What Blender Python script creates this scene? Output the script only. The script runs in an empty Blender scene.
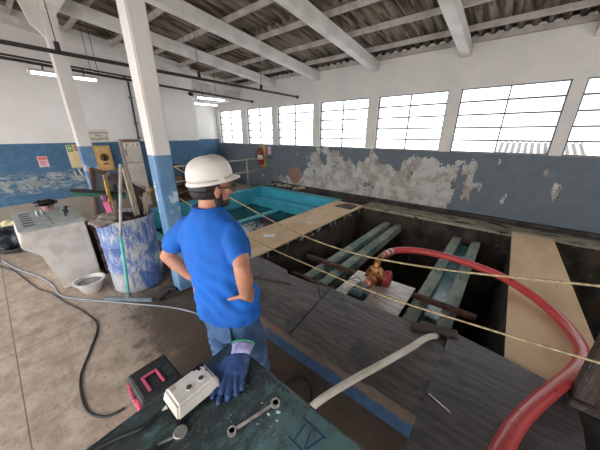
import bpy, bmesh, math, random
from mathutils import Vector, Matrix, noise
random.seed(7)
R = math.radians; UP = Vector((0, 0, 1))
SC = bpy.context.scene
COL = SC.collection

# ------------------------------------------------------------------ camera, sky, exposure
cam_d = bpy.data.cameras.new('camera'); cam = bpy.data.objects.new('camera', cam_d); COL.objects.link(cam)
cam_d.sensor_fit = 'HORIZONTAL'; cam_d.sensor_width = 36.0; cam_d.lens = 36.0*248/600
cam_d.clip_start = 0.05; cam_d.clip_end = 200
cam.location = (0, 0, 1.85); cam.rotation_euler = (R(90-20.2), 0, R(39.5))
SC.camera = cam
W = bpy.data.worlds.new('overcast_sky'); SC.world = W; W.use_nodes = True
bg = W.node_tree.nodes['Background']
bg.inputs[0].default_value = (0.98, 0.975, 0.98, 1); bg.inputs[1].default_value = 2.4
SC.view_settings.view_transform = 'Standard'; SC.view_settings.look = 'None'
SC.view_settings.gamma = 1.0; SC.view_settings.use_curve_mapping = False
SC.view_settings.exposure = 0.95

# ------------------------------------------------------------------ helpers
def lin(h):
    h = h.lstrip('#')
    f = lambda v: v/12.92 if v <= .04045 else ((v+.055)/1.055)**2.4
    return tuple(f(int(h[i:i+2], 16)/255) for i in (0, 2, 4)) + (1,)

class NT:
    """small node-graph writer"""
    def __init__(s, name):
        s.m = bpy.data.materials.new(name); s.m.use_nodes = True
        s.t = s.m.node_tree; s.b = s.t.nodes['Principled BSDF']
        s.tc = s.t.nodes.new('ShaderNodeTexCoord'); s.geo = s.t.nodes.new('ShaderNodeNewGeometry')
        s._xyz = None
    def put(s, sock, v):
        if isinstance(v, bpy.types.NodeSocket): s.t.links.new(v, sock)
        elif v is not None: sock.default_value = v
    def math(s, op, a, b=None, c=None, clamp=False):
        n = s.t.nodes.new('ShaderNodeMath'); n.operation = op; n.use_clamp = clamp
        s.put(n.inputs[0], a)
        if b is not None: s.put(n.inputs[1], b)
        if c is not None: s.put(n.inputs[2], c)
        return n.outputs[0]
    def mix(s, f, a, b):
        n = s.t.nodes.new('ShaderNodeMix'); n.data_type = 'RGBA'
        s.put(n.inputs[0], f); s.put(n.inputs[6], a); s.put(n.inputs[7], b)
        return n.outputs[2]
    def coords(s, world=False, scale=(1, 1, 1), rotz=0):
        n = s.t.nodes.new('ShaderNodeMapping'); n.inputs['Scale'].default_value = scale; n.inputs['Rotation'].default_value = (0, 0, rotz)
        s.t.links.new(s.geo.outputs['Position'] if world else s.tc.outputs['Object'], n.inputs['Vector'])
        return n.outputs[0]
    def noise(s, vec, scale, detail=4, rough=.55, dist=0):
        n = s.t.nodes.new('ShaderNodeTexNoise'); s.t.links.new(vec, n.inputs['Vector'])
        n.inputs['Scale'].default_value = scale; n.inputs['Detail'].default_value = detail
        n.inputs['Roughness'].default_value = rough; n.inputs['Distortion'].default_value = dist
        return n.outputs['Fac']
    def step(s, v, lo, hi):
        n = s.t.nodes.new('ShaderNodeMapRange'); n.interpolation_type = 'SMOOTHSTEP'
        s.put(n.inputs[0], v); s.put(n.inputs[1], lo); s.put(n.inputs[2], hi)
        return n.outputs[0]
    def xyz(s):
        if s._xyz is None:
            n = s.t.nodes.new('ShaderNodeSeparateXYZ'); s.t.links.new(s.geo.outputs['Position'], n.inputs[0]); s._xyz = n.outputs
        return s._xyz
    def band(s, v, a, b, e):           # 1 between a and b, soft edge e
        return s.math('MULTIPLY', s.step(v, a-e, a+e), s.step(v, b+e, b-e))
    def bump(s, h, strength=.3, dist=.01):
        n = s.t.nodes.new('ShaderNodeBump'); n.inputs['Strength'].default_value = strength; n.inputs['Distance'].default_value = dist
        s.put(n.inputs['Height'], h); s.t.links.new(n.outputs[0], s.b.inputs['Normal'])
    def done(s, col, rough=.6, metal=0):
        s.put(s.b.inputs['Base Color'], col); s.put(s.b.inputs['Roughness'], rough); s.put(s.b.inputs['Metallic'], metal)
        return s.m

MC = {}
def mat(name, c1, c2=None, scale=8, lo=.4, hi=.65, rough=.6, metal=0, bump=0, bscale=None, stretch=(1, 1, 1), detail=5, world=False, c3=None, s3=30, lo3=.58, hi3=.64):
    """noise blend of c1 and c2, optional flecks of c3"""
    if name in MC: return MC[name]
    g = NT(name); v = g.coords(world, stretch); col = lin(c1)
    f = g.noise(v, scale, detail)
    if c2: col = g.mix(g.step(f, lo, hi), lin(c1), lin(c2))
    if c3: col = g.mix(g.step(g.noise(v, s3, 6), lo3, hi3), col, lin(c3))
    if bump: g.bump(g.noise(v, bscale or scale*3, 5), bump, .01)
    MC[name] = g.done(col, rough, metal)
    return MC[name]

def glow(name, c, strength):
    g = NT(name); g.b.inputs['Emission Color'].default_value = lin(c); g.b.inputs['Emission Strength'].default_value = strength
    return g.done(lin(c), .4)

class B:
    """collects shapes in world space, then builds ONE mesh object"""
    def __init__(s): s.v = []; s.f = []
    def add(s, vs, fs):
        o = len(s.v); s.v += [Vector(p) for p in vs]; s.f += [tuple(i+o for i in q) for q in fs]; return s
    def box(s, x0, x1, y0, y1, z0, z1):
        return s.add([(x, y, z) for z in (z0, z1) for y in (y0, y1) for x in (x0, x1)],
                     [(0, 2, 3, 1), (4, 5, 7, 6), (0, 1, 5, 4), (2, 6, 7, 3), (0, 4, 6, 2), (1, 3, 7, 5)])
    def obox(s, c, ax, ay, az, hx, hy, hz):
        c = Vector(c); ax, ay, az = (Vector(a).normalized() for a in (ax, ay, az))
        return s.add([c+ax*hx*i+ay*hy*j+az*hz*k for k in (-1, 1) for j in (-1, 1) for i in (-1, 1)],
                     [(0, 2, 3, 1), (4, 5, 7, 6), (0, 1, 5, 4), (2, 6, 7, 3), (0, 4, 6, 2), (1, 3, 7, 5)])
    def bar(s, a, b, w, h, up=(0, 0, 1)):
        a, b, up = Vector(a), Vector(b), Vector(up); d = (b-a).normalized(); sx = d.cross(up).normalized(); u = sx.cross(d)
        return s.obox((a+b)/2, d, sx, u, (b-a).length/2, w/2, h/2)
    def loft(s, rings, closed=False):
        n = len(rings[0]); o = len(s.v)
        for r in rings: s.v += [Vector(p) for p in r]
        m = len(rings)
        for i in range(m if closed else m-1):
            for j in range(n):
                k = (j+1) % n; i2 = (i+1) % m
                s.f.append((o+i*n+j, o+i*n+k, o+i2*n+k, o+i2*n+j))
        if not closed:
            s.f.append(tuple(o+j for j in reversed(range(n)))); s.f.append(tuple(o+(m-1)*n+j for j in range(n)))
        return s
    def tube(s, pts, r, n=10, closed=False, flat=1.0, side=None):
        pts = [Vector(p) for p in pts]; m = len(pts); rr = r if isinstance(r, (list, tuple)) else [r]*m
        rings = []; prev = Vector(side) if side else None
        for i, p in enumerate(pts):
            a = pts[(i-1) % m] if closed or i > 0 else p; b = pts[(i+1) % m] if closed or i < m-1 else p
            d = (b-a).normalized()
            if prev is None: prev = d.orthogonal()
            u = prev - d*prev.dot(d)
            u = u.normalized() if u.length > 1e-6 else d.orthogonal().normalized()
            w = d.cross(u); prev = u
            rings.append([p+(u*math.cos(t)+w*math.sin(t)*flat)*rr[i] for t in [2*math.pi*j/n for j in range(n)]])
        return s.loft(rings, closed)
    def lathe(s, prof, c, axis=(0, 0, 1), n=24):
        c = Vector(c); a = Vector(axis).normalized(); u = a.orthogonal().normalized(); w = a.cross(u)
        return s.loft([[c+a*h+(u*math.cos(t)+w*math.sin(t))*max(r, 1e-4) for t in [2*math.pi*j/n for j in range(n)]] for r, h in prof])
    def prism(s, poly, vec):
        poly = [Vector(p) for p in poly]; vec = Vector(vec); return s.loft([poly, [p+vec for p in poly]])
    def ell(s, c, rx, ry, rz, ax=(1, 0, 0), ay=(0, 1, 0), n=16, m=10):
        c = Vector(c); ax = Vector(ax).normalized(); ay = Vector(ay).normalized(); az = ax.cross(ay)
        return s.loft([[c+ax*rx*math.sin(p)*math.cos(t)+ay*ry*math.sin(p)*math.sin(t)-az*rz*math.cos(p) for t in [2*math.pi*j/n for j in range(n)]]
                       for p in [math.pi*max(.02, min(.98, i/m)) for i in range(m+1)]])
    def build(s, name, m, parent=None, smooth=False, bevel=0, origin=None, subsurf=0):
        xs = [[p[i] for p in s.v] for i in range(3)]
        o = Vector(origin) if origin else Vector(((min(xs[0])+max(xs[0]))/2, (min(xs[1])+max(xs[1]))/2, min(xs[2])))
        me = bpy.data.meshes.new(name); me.from_pydata([p-o for p in s.v], [], s.f)
        bm = bmesh.new(); bm.from_mesh(me); bmesh.ops.recalc_face_normals(bm, faces=bm.faces)
        if bevel: bmesh.ops.bevel(bm, geom=[e for e in bm.edges if e.calc_face_angle(0) > .5], offset=bevel, segments=2, affect='EDGES', clamp_overlap=True)
        bm.to_mesh(me); bm.free()
        me.materials.append(m)
        if smooth: me.shade_smooth()
        ob = bpy.data.objects.new(name, me); COL.objects.link(ob)
        attach(ob, o, parent)
        if smooth and smooth != 'all':
            try: me.set_sharp_from_angle(angle=R(42))
            except Exception: pass
        if subsurf:
            q = ob.modifiers.new('s', 'SUBSURF'); q.levels = q.render_levels = subsurf
        return ob

def worldpos(o):
    p = Vector(o.location)
    while o.parent: o = o.parent; p += Vector(o.location)
    return p
def attach(ob, o, parent):
    if parent is None: ob.location = o
    else: ob.parent = parent; ob.location = Vector(o)-worldpos(parent)
def tag(o, label=None, cat=None, group=None, kind=None):
    if label: o['label'] = label
    if cat: o['category'] = cat
    if group: o['group'] = group
    if kind: o['kind'] = kind
    return o
def thing(name, loc, label, cat, group=None, kind=None):
    o = bpy.data.objects.new(name, None); COL.objects.link(o); o.location = loc; o.empty_display_size = .1
    return tag(o, label, cat, group, kind)
def struct(o): o['kind'] = 'structure'; return o
def copy_tree(o, parent=None):
    c = o.copy(); COL.objects.link(c); c.parent = parent
    for ch in list(o.children): copy_tree(ch, c)
    return c
def spline(pts, n=8):
    P = [Vector(p) for p in pts]; out = []
    for i in range(len(P)-1):
        a, b, c, d = P[max(i-1, 0)], P[i], P[i+1], P[min(i+2, len(P)-1)]
        for k in range(n):
            t = k/n
            out.append(.5*((2*b)+(c-a)*t+(2*a-5*b+4*c-d)*t*t+(3*b-a-3*c+d)*t**3))
    out.append(P[-1]); return out
def rad(n, *r):
    out = []; k = len(r)-1
    for i in range(n):
        t = i/(n-1)*k; j = min(int(t), k-1); out.append(r[j]+(r[j+1]-r[j])*(t-j))
    return out
def fused(name, b, m, voxel, parent=None, smoothing=4, wrinkle=None, extra=None):
    """union of closed shapes grown into one continuous skin"""
    ob = b.build(name, m, parent, smooth='all')
    q = ob.modifiers.new('r', 'REMESH'); q.mode = 'VOXEL'; q.voxel_size = voxel
    q = ob.modifiers.new('s', 'SMOOTH'); q.iterations = smoothing; q.factor = .5
    dg = bpy.context.evaluated_depsgraph_get()
    me = bpy.data.meshes.new_from_object(ob.evaluated_get(dg)); ob.modifiers.clear()
    old = ob.data; ob.data = me; bpy.data.meshes.remove(old); me.name = name
    if wrinkle:
        o = worldpos(ob); ns = [Vector(v.normal) for v in me.vertices]
        for v, nn in zip(me.vertices, ns): v.co += nn*wrinkle(v.co+o, nn)
    me.shade_smooth()
    if not me.materials: me.materials.append(m)
    return ob
def writing(txt, c, right, up, size, m, parent, name='lettering', out=.002):
    cu = bpy.data.curves.new(name, 'FONT'); cu.body = txt; cu.size = size; cu.align_x = 'CENTER'; cu.align_y = 'CENTER'; cu.extrude = .0006; cu.space_line = .95
    t = bpy.data.objects.new(name+'_tmp', cu); COL.objects.link(t)
    me = bpy.data.meshes.new_from_object(t.evaluated_get(bpy.context.evaluated_depsgraph_get()))
    bpy.data.objects.remove(t); bpy.data.curves.remove(cu)
    me.name = name; me.materials.clear(); me.materials.append(m)
    ob = bpy.data.objects.new(name, me); COL.objects.link(ob)
    r, u = Vector(right).normalized(), Vector(up).normalized(); n = r.cross(u)
    Mx = Matrix((r, u, n)).transposed()
    me.transform(Mx.to_4x4())
    attach(ob, Vector(c)+n*out, parent); return ob

# ------------------------------------------------------------------ materials of the building
def wall_paint(name, white, blue, zborder, peel_col, peel, under, zunder, blue2):
    g = NT(name); x, y, z = g.xyz(); v = g.coords(True)
    n1 = g.noise(v, 1.3, 8, .65); n2 = g.noise(v, 7, 8, .7); n3 = g.noise(v, 26, 4)
    wh = g.mix(g.step(n1, .35, .7), lin(white[0]), lin(white[1]))
    wh = g.mix(g.math('MULTIPLY', g.step(n2, .60, .75), .5), wh, lin(white[2]))
    bl = g.mix(g.step(n2, .35, .68), lin(blue), lin(blue2))
    p = peel(g, x, y, z, n1, n2, n3)
    pc = g.mix(g.step(g.noise(v, 4, 7, .7), .42, .6), lin(peel_col[0]), lin(peel_col[1]))
    pc = g.mix(g.math('MULTIPLY', g.step(g.noise(v, 2.1, 8, .72), .52, .66), .8), pc, lin(peel_col[2]))
    pc = g.mix(g.math('MULTIPLY', g.step(g.noise(v, 17, 6, .7), .60, .70), .7), pc, lin('#5d5750'))
    bl = g.mix(p, bl, pc)
    un = g.mix(n2, lin(under[0]), lin(under[1]))
    edge = g.math('ADD', z, g.math('MULTIPLY', g.math('SUBTRACT', n3, .5), .03))
    bl = g.mix(g.step(edge, zunder+.006, zunder-.006), bl, un)
    col = g.mix(g.step(z, zborder-.004, zborder+.004), bl, wh)
    g.bump(g.math('ADD', g.math('MULTIPLY', p, -.6), g.math('MULTIPLY', n2, .35)), .35, .012)
    return g.done(col, .75)
def peel_back(g, x, y, z, n1, n2, n3):
    nb = g.noise(g.coords(True), .8, 7, .6)
    wx = g.math('ADD', x, g.math('MULTIPLY', g.math('SUBTRACT', nb, .5), 5.0)); wz = g.math('ADD', z, g.math('MULTIPLY', g.math('SUBTRACT', g.noise(g.coords(True, (1, 1, .6)), 1.7, 7, .6), .5), 2.6))
    big = g.math('MULTIPLY', g.band(wx, -4.7, -.85, .25), g.step(wz, 1.42, 1.22))
    a = g.step(g.math('ADD', g.math('ADD', g.math('MULTIPLY', big, .42), g.math('MULTIPLY', n1, .5)), g.math('MULTIPLY', n2, .42)), .80, .81)
    n4 = g.noise(g.coords(True, (1, 1, .5)), 2.6, 7, .62)
    few = g.math('MULTIPLY', g.band(x, -.9, .9, .3), g.band(z, .35, 1.48, .12))
    b = g.step(g.math('ADD', n4, g.math('MULTIPLY', few, .075)), .668, .678)
    low = g.math('MULTIPLY', g.band(x, -6, -4.4, .3), g.band(z, .1, .62, .15))
    c = g.step(g.math('ADD', n2, g.math('MULTIPLY', low, .3)), .74, .76)
    return g.math('MAXIMUM', g.math('MAXIMUM', a, b), c)
def peel_left(g, x, y, z, n1, n2, n3):
    st = g.noise(g.coords(True, (1, .8, 3.6)), 5.5, 10, .82)
    r = g.math('MULTIPLY', g.band(y, -.7, 1.6, .3), g.band(z, .62, 1.12, .12))
    a = g.step(g.math('ADD', st, g.math('MULTIPLY', r, .16)), .655, .69)
    r2 = g.math('MULTIPLY', g.band(y, -.2, .9, .2), g.band(z, .7, 1.0, .1))
    return g.math('MAXIMUM', a, g.step(g.math('ADD', n2, g.math('MULTIPLY', r2, .22)), .70, .74))
M_BACK = wall_paint('window_wall_paint', ('#e4e0db', '#d8d4d0', '#c4bfba'), '#626c74', 1.5, ('#c3c3be', '#a39a91', '#8a7468'), peel_back, ('#626c74', '#6c7a84'), -9, '#6d777e')
M_LEFT = wall_paint('left_wall_paint', ('#efebe8', '#e6e2de', '#d6d0ca'), '#416685', 1.66, ('#a9afae', '#8d908c', '#7690a2'), peel_left, ('#8f857b', '#a0968b'), .46, '#507797')
def peel_col(g, x, y, z, n1, n2, n3):
    return g.step(g.math('ADD', n2, g.math('MULTIPLY', g.band(z, .95, 1.4, .1), .13)), .67, .69)
M_COLUMN = wall_paint('column_paint', ('#e9e4e0', '#dcd7d3', '#bdb6b0'), '#5b84aa', 1.64, ('#b4d0ea', '#d9d2c8', '#b08a78'), peel_col, ('#5b84aa', '#6b90b0'), -9, '#7095b6')
M_WHITE = mat('whitewash', '#eeeae6', '#dcd7d2', 3, rough=.8, bump=.15, c3='#a8a09a', s3=14, lo3=.68, hi3=.74)
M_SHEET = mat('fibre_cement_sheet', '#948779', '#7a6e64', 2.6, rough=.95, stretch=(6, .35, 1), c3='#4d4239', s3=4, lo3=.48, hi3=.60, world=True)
M_CONC = mat('stained_concrete', '#8d8377', '#5f564c', 3, rough=.85, bump=.3, c3='#26221e', s3=7, lo3=.58, hi3=.66, world=True)
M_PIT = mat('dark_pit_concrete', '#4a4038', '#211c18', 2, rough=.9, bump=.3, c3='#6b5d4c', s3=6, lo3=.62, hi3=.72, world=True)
M_TILE = mat('cyan_pool_paint', '#3fa3b8', '#4fb2c6', 2, rough=.4, world=True, c3='#2f8296', s3=8, lo3=.64, hi3=.75)
M_STEEL = mat('grey_window_steel', '#6c6e71', '#57595c', 10, rough=.5)
M_BLACK = mat('black_rubber', '#191a1c', '#26282b', 14, rough=.5)
M_DARK = mat('dark_pipe_paint', '#2b2a2b', '#3a3836', 14, rough=.55)
M_TAN = mat('tan_board', '#d6ba96', '#c6a67f', 2.5, rough=.7, stretch=(1, .5, 1), c3='#a98861', s3=12, lo3=.66, hi3=.75, bump=.1)

def floor_mat():
    g = NT('worn_floor_screed'); x, y, z = g.xyz(); v = g.coords(True)
    n1 = g.noise(v, .9, 6, .6); n2 = g.noise(v, 6, 8, .7); n3 = g.noise(v, 30, 5)
    c = g.mix(g.step(n2, .3, .7), lin('#8d7c6d'), lin('#b3a392'))
    c = g.mix(g.math('MULTIPLY', g.step(n3, .55, .7), .6), c, lin('#6f6053'))
    # wet dirt tracked around the tank edge
    wet = g.math('ADD', g.math('MULTIPLY', g.step(y, -.15, 1.0), g.step(x, -4.4, -2.2)), g.math('MULTIPLY', g.math('SUBTRACT', n2, .5), 1.5))
    wet = g.step(wet, .35, .75)
    c = g.mix(g.math('MULTIPLY', wet, .85), c, g.mix(n3, lin('#2c2119'), lin('#504032')))
    st = g.step(g.math('ADD', g.noise(g.coords(True, (1, 2.5, 1), .5), 5, 8, .7), g.math('MULTIPLY', g.band(x, -5, -1.2, .8), .08)), .63, .68)
    c = g.mix(g.math('MULTIPLY', st, .28), c, lin('#55483d'))
    def joint(a, off, per):
        t = g.math('ABSOLUTE', g.math('SUBTRACT', g.math('FRACT', g.math('ADD', g.math('DIVIDE', a, per), off)), .5))
        return g.step(t, .006/per, .002/per)
    j = g.math('MAXIMUM', joint(y, .5-(.545/.86) % 1+1, .86), joint(x, .1, 1.9))
    c = g.mix(g.math('MULTIPLY', j, .75), c, lin('#4d443c'))
    g.bump(g.math('SUBTRACT', n2, g.math('MULTIPLY', j, .6)), .25, .01)
    return g.done(c, g.mix(wet, (.6, .6, .6, 1), (.42, .42, .42, 1)))
M_FLOOR = floor_mat()

# ------------------------------------------------------------------ room shell
RZ = lambda y: 4.0-.105*y                       # top of the sloping beams / underside of the roof battens
b = B(); b.box(-9.3, 6, -7, 1.30, -.12, 0); b.box(-9.3, -6.2, 1.30, 6.2, -.12, 0)
struct(b.build('floor', M_FLOOR))
b = B(); b.box(-7.85, -7.7, -2.2, 4.35, 0, 4.35)
struct(b.build('wall_left', M_LEFT))
b = B(); b.box(-9.4, -9.25, 4.2, 6.2, 0, 3.2)
struct(b.build('wall_recess', M_LEFT))
b = B(); b.box(-9.4, -7.85, 4.2, 4.35, 0, 3.2)
struct(b.build('wall_recess_side', M_LEFT))
b = B(); b.box(-9.4, -7.7, 4.2, 6.1, 2.9, 3.0)
struct(b.build('ceiling_recess', M_WHITE))
# window wall with real openings
WX = [(-9.08, -7.74), (-7.43, -6.18), (-5.94, -4.54), (-4.31, -2.90), (-2.66, -1.22), (-1.01, .48), (.64, 2.10), (2.30, 3.76)]
Z0, Z1 = 1.50, 2.655
b = B(); xs = [-9.4]+[q for w in WX for q in w]+[4.2]
b.box(-9.4, 4.2, 6.08, 6.28, -.6, Z0); b.box(-9.4, 4.2, 6.08, 6.28, Z1, 3.5)
for i in range(0, len(xs), 2): b.box(xs[i], xs[i+1], 6.08, 6.28, Z0, Z1)
struct(b.build('wall_back', M_BACK))
b = B(); b.box(4.2, 4.35, -2.2, 6.28, 0, 4.3)
struct(b.build('wall_right_sky_block', M_WHITE))  # unseen side wall, added to cut the sky light from the right
b = B(); b.box(-7.7, 4.2, -2.35, -2.2, 2.75, 4.4)
struct(b.build('wall_front_sky_block', M_WHITE))  # unseen header behind the camera, added to reduce sky light through the open front
b = B(); b.box(-6.2, 4.2, 5.99, 6.08, .226, .30); b.box(-6.2, 4.2, 5.88, 5.99, .226, .255)
struct(b.build('trim_1', mat('dark_wall_foot', '#4a4642', '#2f2c2a', 6, rough=.8, bump=.3)))
# hanging sheet above the opening to the recess
b = B(); ring = []
for i in range(121):
    y = 4.35+1.73*i/120; ring.append((-7.72+.02*math.sin(i/120*1.73/.125*2*math.pi), y))
b.loft([[(x, y, 2.88) for x, y in ring]+[(x-.01, y, 2.88) for x, y in reversed(ring)], [(x, y, 3.62-.105*(y-4.35)) for x, y in ring]+[(x-.01, y, 3.62-.105*(y-4.35)) for x, y in reversed(ring)]])
struct(b.build('trim_2', mat('dull_white_sheet', '#dcd8d5', '#c2bdba', 4, rough=.6)))
# corrugated roof
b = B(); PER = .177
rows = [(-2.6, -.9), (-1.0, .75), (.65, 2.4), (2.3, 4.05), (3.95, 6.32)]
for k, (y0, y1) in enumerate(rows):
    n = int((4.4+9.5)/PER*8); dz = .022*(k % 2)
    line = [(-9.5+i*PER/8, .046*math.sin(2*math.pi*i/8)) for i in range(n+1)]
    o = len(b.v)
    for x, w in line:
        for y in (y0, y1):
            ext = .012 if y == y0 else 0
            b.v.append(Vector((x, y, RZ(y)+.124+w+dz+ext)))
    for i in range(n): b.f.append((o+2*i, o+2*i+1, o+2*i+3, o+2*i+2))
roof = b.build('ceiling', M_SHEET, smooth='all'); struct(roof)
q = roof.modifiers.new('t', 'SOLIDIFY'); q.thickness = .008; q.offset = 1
# beams, battens
def slope_bar(b, x0, x1, y0, y1, d0, d1):
    vs = [(x, y, RZ(y)+d) for d in (d0, d1) for y in (y0, y1) for x in (x0, x1)]
    b.add(vs, [(0, 2, 3, 1), (4, 5, 7, 6), (0, 1, 5, 4), (2, 6, 7, 3), (0, 4, 6, 2), (1, 3, 7, 5)])
for x in (-7.74, -6.02, -4.41, -2.80, -1.05, .62, 2.28):
    b = B(); slope_bar(b, x-.08, x+.08, -2.2, 6.08, -.19, 0); o = b.build('roof_beam', M_WHITE, bevel=.008)
    struct(o)
for y in (-2.2, -1.4, -.62, .15, .92, 1.69, 2.46, 3.24, 4.0, 4.76, 5.54, 6.03):
    b = B(); slope_bar(b, -7.7, 4.2, y-.022, y+.022, 0, .075); struct(b.build('roof_batten', mat('grey_batten_paint', '#bdb6b0', '#a59d96', 5, rough=.8)))
b = B(); slope_bar(b, -6.0, 2.28, 1.08, 1.24, -.30, -.19); struct(b.build('roof_tie_beam', M_WHITE))
def column(x0, x1, y0, y1, top):
    b = B(); b.box(x0, x1, y0, y1, 0, top); return struct(b.build('column', M_COLUMN, bevel=.012))
column(-3.0, -2.80, 1.075, 1.245, 3.72)
column(-6.12, -5.92, 1.06, 1.25, 3.72)
b = B(); b.prism([(-6.03, .84, 3.74), (-6.03, 1.06, 3.70), (-6.03, 1.06, 3.25), (-6.03, .92, 3.40)], (.05, 0, 0)); struct(b.build('beam_haunch', M_WHITE))

# ------------------------------------------------------------------ windows
def glass_mat():
    g = NT('window_glass'); t = g.t
    tr = t.nodes.new('ShaderNodeBsdfTransparent'); tr.inputs[0].default_value = (.95, .97, .98, 1)
    gl = t.nodes.new('ShaderNodeBsdfGlossy'); gl.inputs['Roughness'].default_value = .05
    mx = t.nodes.new('ShaderNodeMixShader'); mx.inputs[0].default_value = .05
    t.links.new(tr.outputs[0], mx.inputs[1]); t.links.new(gl.outputs[0], mx.inputs[2])
    t.links.new(mx.outputs[0], t.nodes['Material Output'].inputs['Surface']); return g.m
M_GLASS = glass_mat()
for i, (x0, x1) in enumerate(WX):
    w = thing('window_%d' % (i+1), ((x0+x1)/2, 6.14, Z0), None, None, kind='structure')
    b = B(); t = .022
    b.box(x0, x1, 6.12, 6.16, Z1-t, Z1); b.box(x0, x1, 6.12, 6.16, Z0, Z0+t); b.box(x0, x0+t, 6.12, 6.16, Z0, Z1); b.box(x1-t, x1, 6.12, 6.16, Z0, Z1)
    b.build('window_frame', M_STEEL, w)
    xm = (x0+x1)/2; b = B(); b.box(xm-.012, xm+.012, 6.122, 6.158, Z0+t, Z1-t); b.build('mullion', M_STEEL, w)
    for k in range(1, 5):
        z = Z0+(Z1-Z0)*k/5; tilt = .05 if i < 3 and k in (2, 3) else 0
        b = B(); b.box(x0+t, x1-t, 6.115, 6.15, z-.015, z+.015); b.build('glazing_bar', M_STEEL, w)
    b = B(); b.box(x0+t, x1-t, 6.138, 6.142, Z0+t, Z1-t); b.build('pane', M_GLASS, w)
# neighbour's roof seen through the glass
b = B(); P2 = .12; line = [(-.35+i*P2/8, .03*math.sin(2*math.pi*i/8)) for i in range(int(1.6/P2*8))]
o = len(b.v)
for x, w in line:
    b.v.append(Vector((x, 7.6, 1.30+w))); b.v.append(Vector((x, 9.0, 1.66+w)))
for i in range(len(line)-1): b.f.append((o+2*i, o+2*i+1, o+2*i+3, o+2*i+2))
g = NT('ridge_shade_striped_sheet'); x, y, z = g.xyz()
st = g.step(g.math('SINE', g.math('MULTIPLY', g.math('ADD', x, .35), 2*math.pi/P2)), -.3, .3)  # lit ridges and shaded grooves painted into the colour as stripes
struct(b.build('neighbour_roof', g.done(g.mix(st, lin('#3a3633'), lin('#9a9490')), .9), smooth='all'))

# ------------------------------------------------------------------ tank block: pool, pump pit, side pit
ZT = .22
tank = thing('concrete_tank', (-2.4, 1.24, 0), 'long concrete tank block with a cyan pool and open dark pump pits under the windows', 'tank')
def front_mat():
    g = NT('peeling_blue_tank_front'); x, y, z = g.xyz(); v = g.coords(True)
    n = g.noise(v, 9, 12, .8)
    c = g.mix(g.step(n, .35, .65), lin('#1d3147'), lin('#2b4766'))
    rim = g.math('ADD', g.step(z, .05, .2), g.math('MULTIPLY', g.math('SUBTRACT', n, .5), 1.6))
    c = g.mix(g.step(rim, .45, .62), c, g.mix(g.noise(v, 12, 4), lin('#3f3128'), lin('#6a5b4d')))
    c = g.mix(g.step(g.noise(v, 3.1, 7, .7), .62, .66), c, lin('#8b3a2c'))
    return g.done(c, .6)
b = B(); b.box(-6.2, 3.2, 1.24, 1.40, -.1, ZT); b.build('front_wall', front_mat(), tank)
# pool basin
b = B()
b.box(-6.2, -6.06, 1.40, 5.55, -.9, ZT); b.box(-6.06, -3.2, 1.40, 1.55, -.9, ZT); b.box(-6.06, -3.2, 5.36, 5.62, -.9, ZT+.006)
b.box(-3.2, -3.08, 1.40, 5.45, -.9, ZT-.012); b.box(-6.06, -3.2, 1.55, 5.36, -.9, -.75)
b.build('pool_basin', M_TILE, tank)
b = B(); b.box(-6.06, -3.2, 4.95, 5.36, -.75, -.02); b.build('pool_step', M_TILE, tank)
b = B(); b.box(-4.95, -4.80, 1.55, 4.95, -.75, -.20); b.build('pool_divider', M_TILE, tank)
# pit basins
b = B()
b.box(-3.08, -2.50, 1.40, 5.45, -2.4, ZT-.012); b.box(-2.50, .32, 5.42, 5.98, -2.4, ZT); b.box(-6.2, -2.50, 5.62, 6.07, -.2, ZT); b.box(-2.5, .32, 1.40, 1.50, -2.4, ZT)
b.box(-2.50, .32, 1.50, 5.42, -2.5, -2.4)
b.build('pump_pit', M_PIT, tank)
b = B(); b.box(.32, .84, 1.40, 5.98, -2.4, ZT-.012); b.box(.84, 3.2, 5.52, 6.07, -2.4, ZT); b.box(.84, 3.2, 1.4, 1.55, -2.4, ZT); b.box(.84, 3.2, 1.55, 5.52, -1.5, -1.4); b.box(3.1, 3.2, 1.55, 5.52, -1.4, ZT)
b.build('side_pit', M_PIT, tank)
def ledge_mat():
    g = NT('flaking_ledge_paint'); v = g.coords(True)
    c = g.mix(g.step(g.noise(v, 3, 7, .7), .4, .65), lin('#aaa48f'), lin('#8a8372'))
    c = g.mix(g.step(g.noise(g.coords(True, (.6, 2, 2)), 5, 7, .7), .545, .57), c, lin('#121110'))
    return g.done(c, .8)
M_LEDGE = ledge_mat()
b = B(); b.box(-2.50, .30, 5.405, 5.425, ZT-.05, ZT+.004); b.box(-2.50, 3.1, 5.405, 5.98, ZT, ZT+.004)
b.build('flaking_rim', M_LEDGE, tank)
b = B(); b.box(-2.508, -2.488, 1.5, 5.40, .10, ZT-.012); b.build('flaking_rim', mat('flaking_tar_edge', '#15130f', '#1d1a16', 5, rough=.8, c3='#9c968a', s3=9, lo3=.57, hi3=.6), tank)
b = B(); b.box(.302, .325, 1.5, 5.40, .02, ZT-.012); b.build('flaking_rim', mat('black_tar_edge', '#171513', '#4f463c', 5, lo=.55, hi=.65, rough=.8), tank)
# tan cover boards on the dividing walls
b = B(); b.box(-3.24, -2.47, 1.93, 5.42, ZT-.012, ZT+.012)
tag(b.build('cover_board', M_TAN), 'tan board on the wall between the cyan pool and the pump pit', 'board')
b = B(); b.prism([(.30, 1.98, ZT-.012), (.88, 1.98, ZT-.012), (.83, 5.52, ZT-.012), (.30, 5.52, ZT-.012)], (0, 0, .024))
tag(b.build('cover_board', M_TAN), 'wide tan board under the red hose right of the pump pit', 'board')
b = B(); b.box(.80, 1.7, 2.04, 2.62, ZT-.012, ZT+.012)
tag(b.build('cover_board', M_TAN), 'small part of a tan board showing right of the timber post at the photo edge', 'board')
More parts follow.
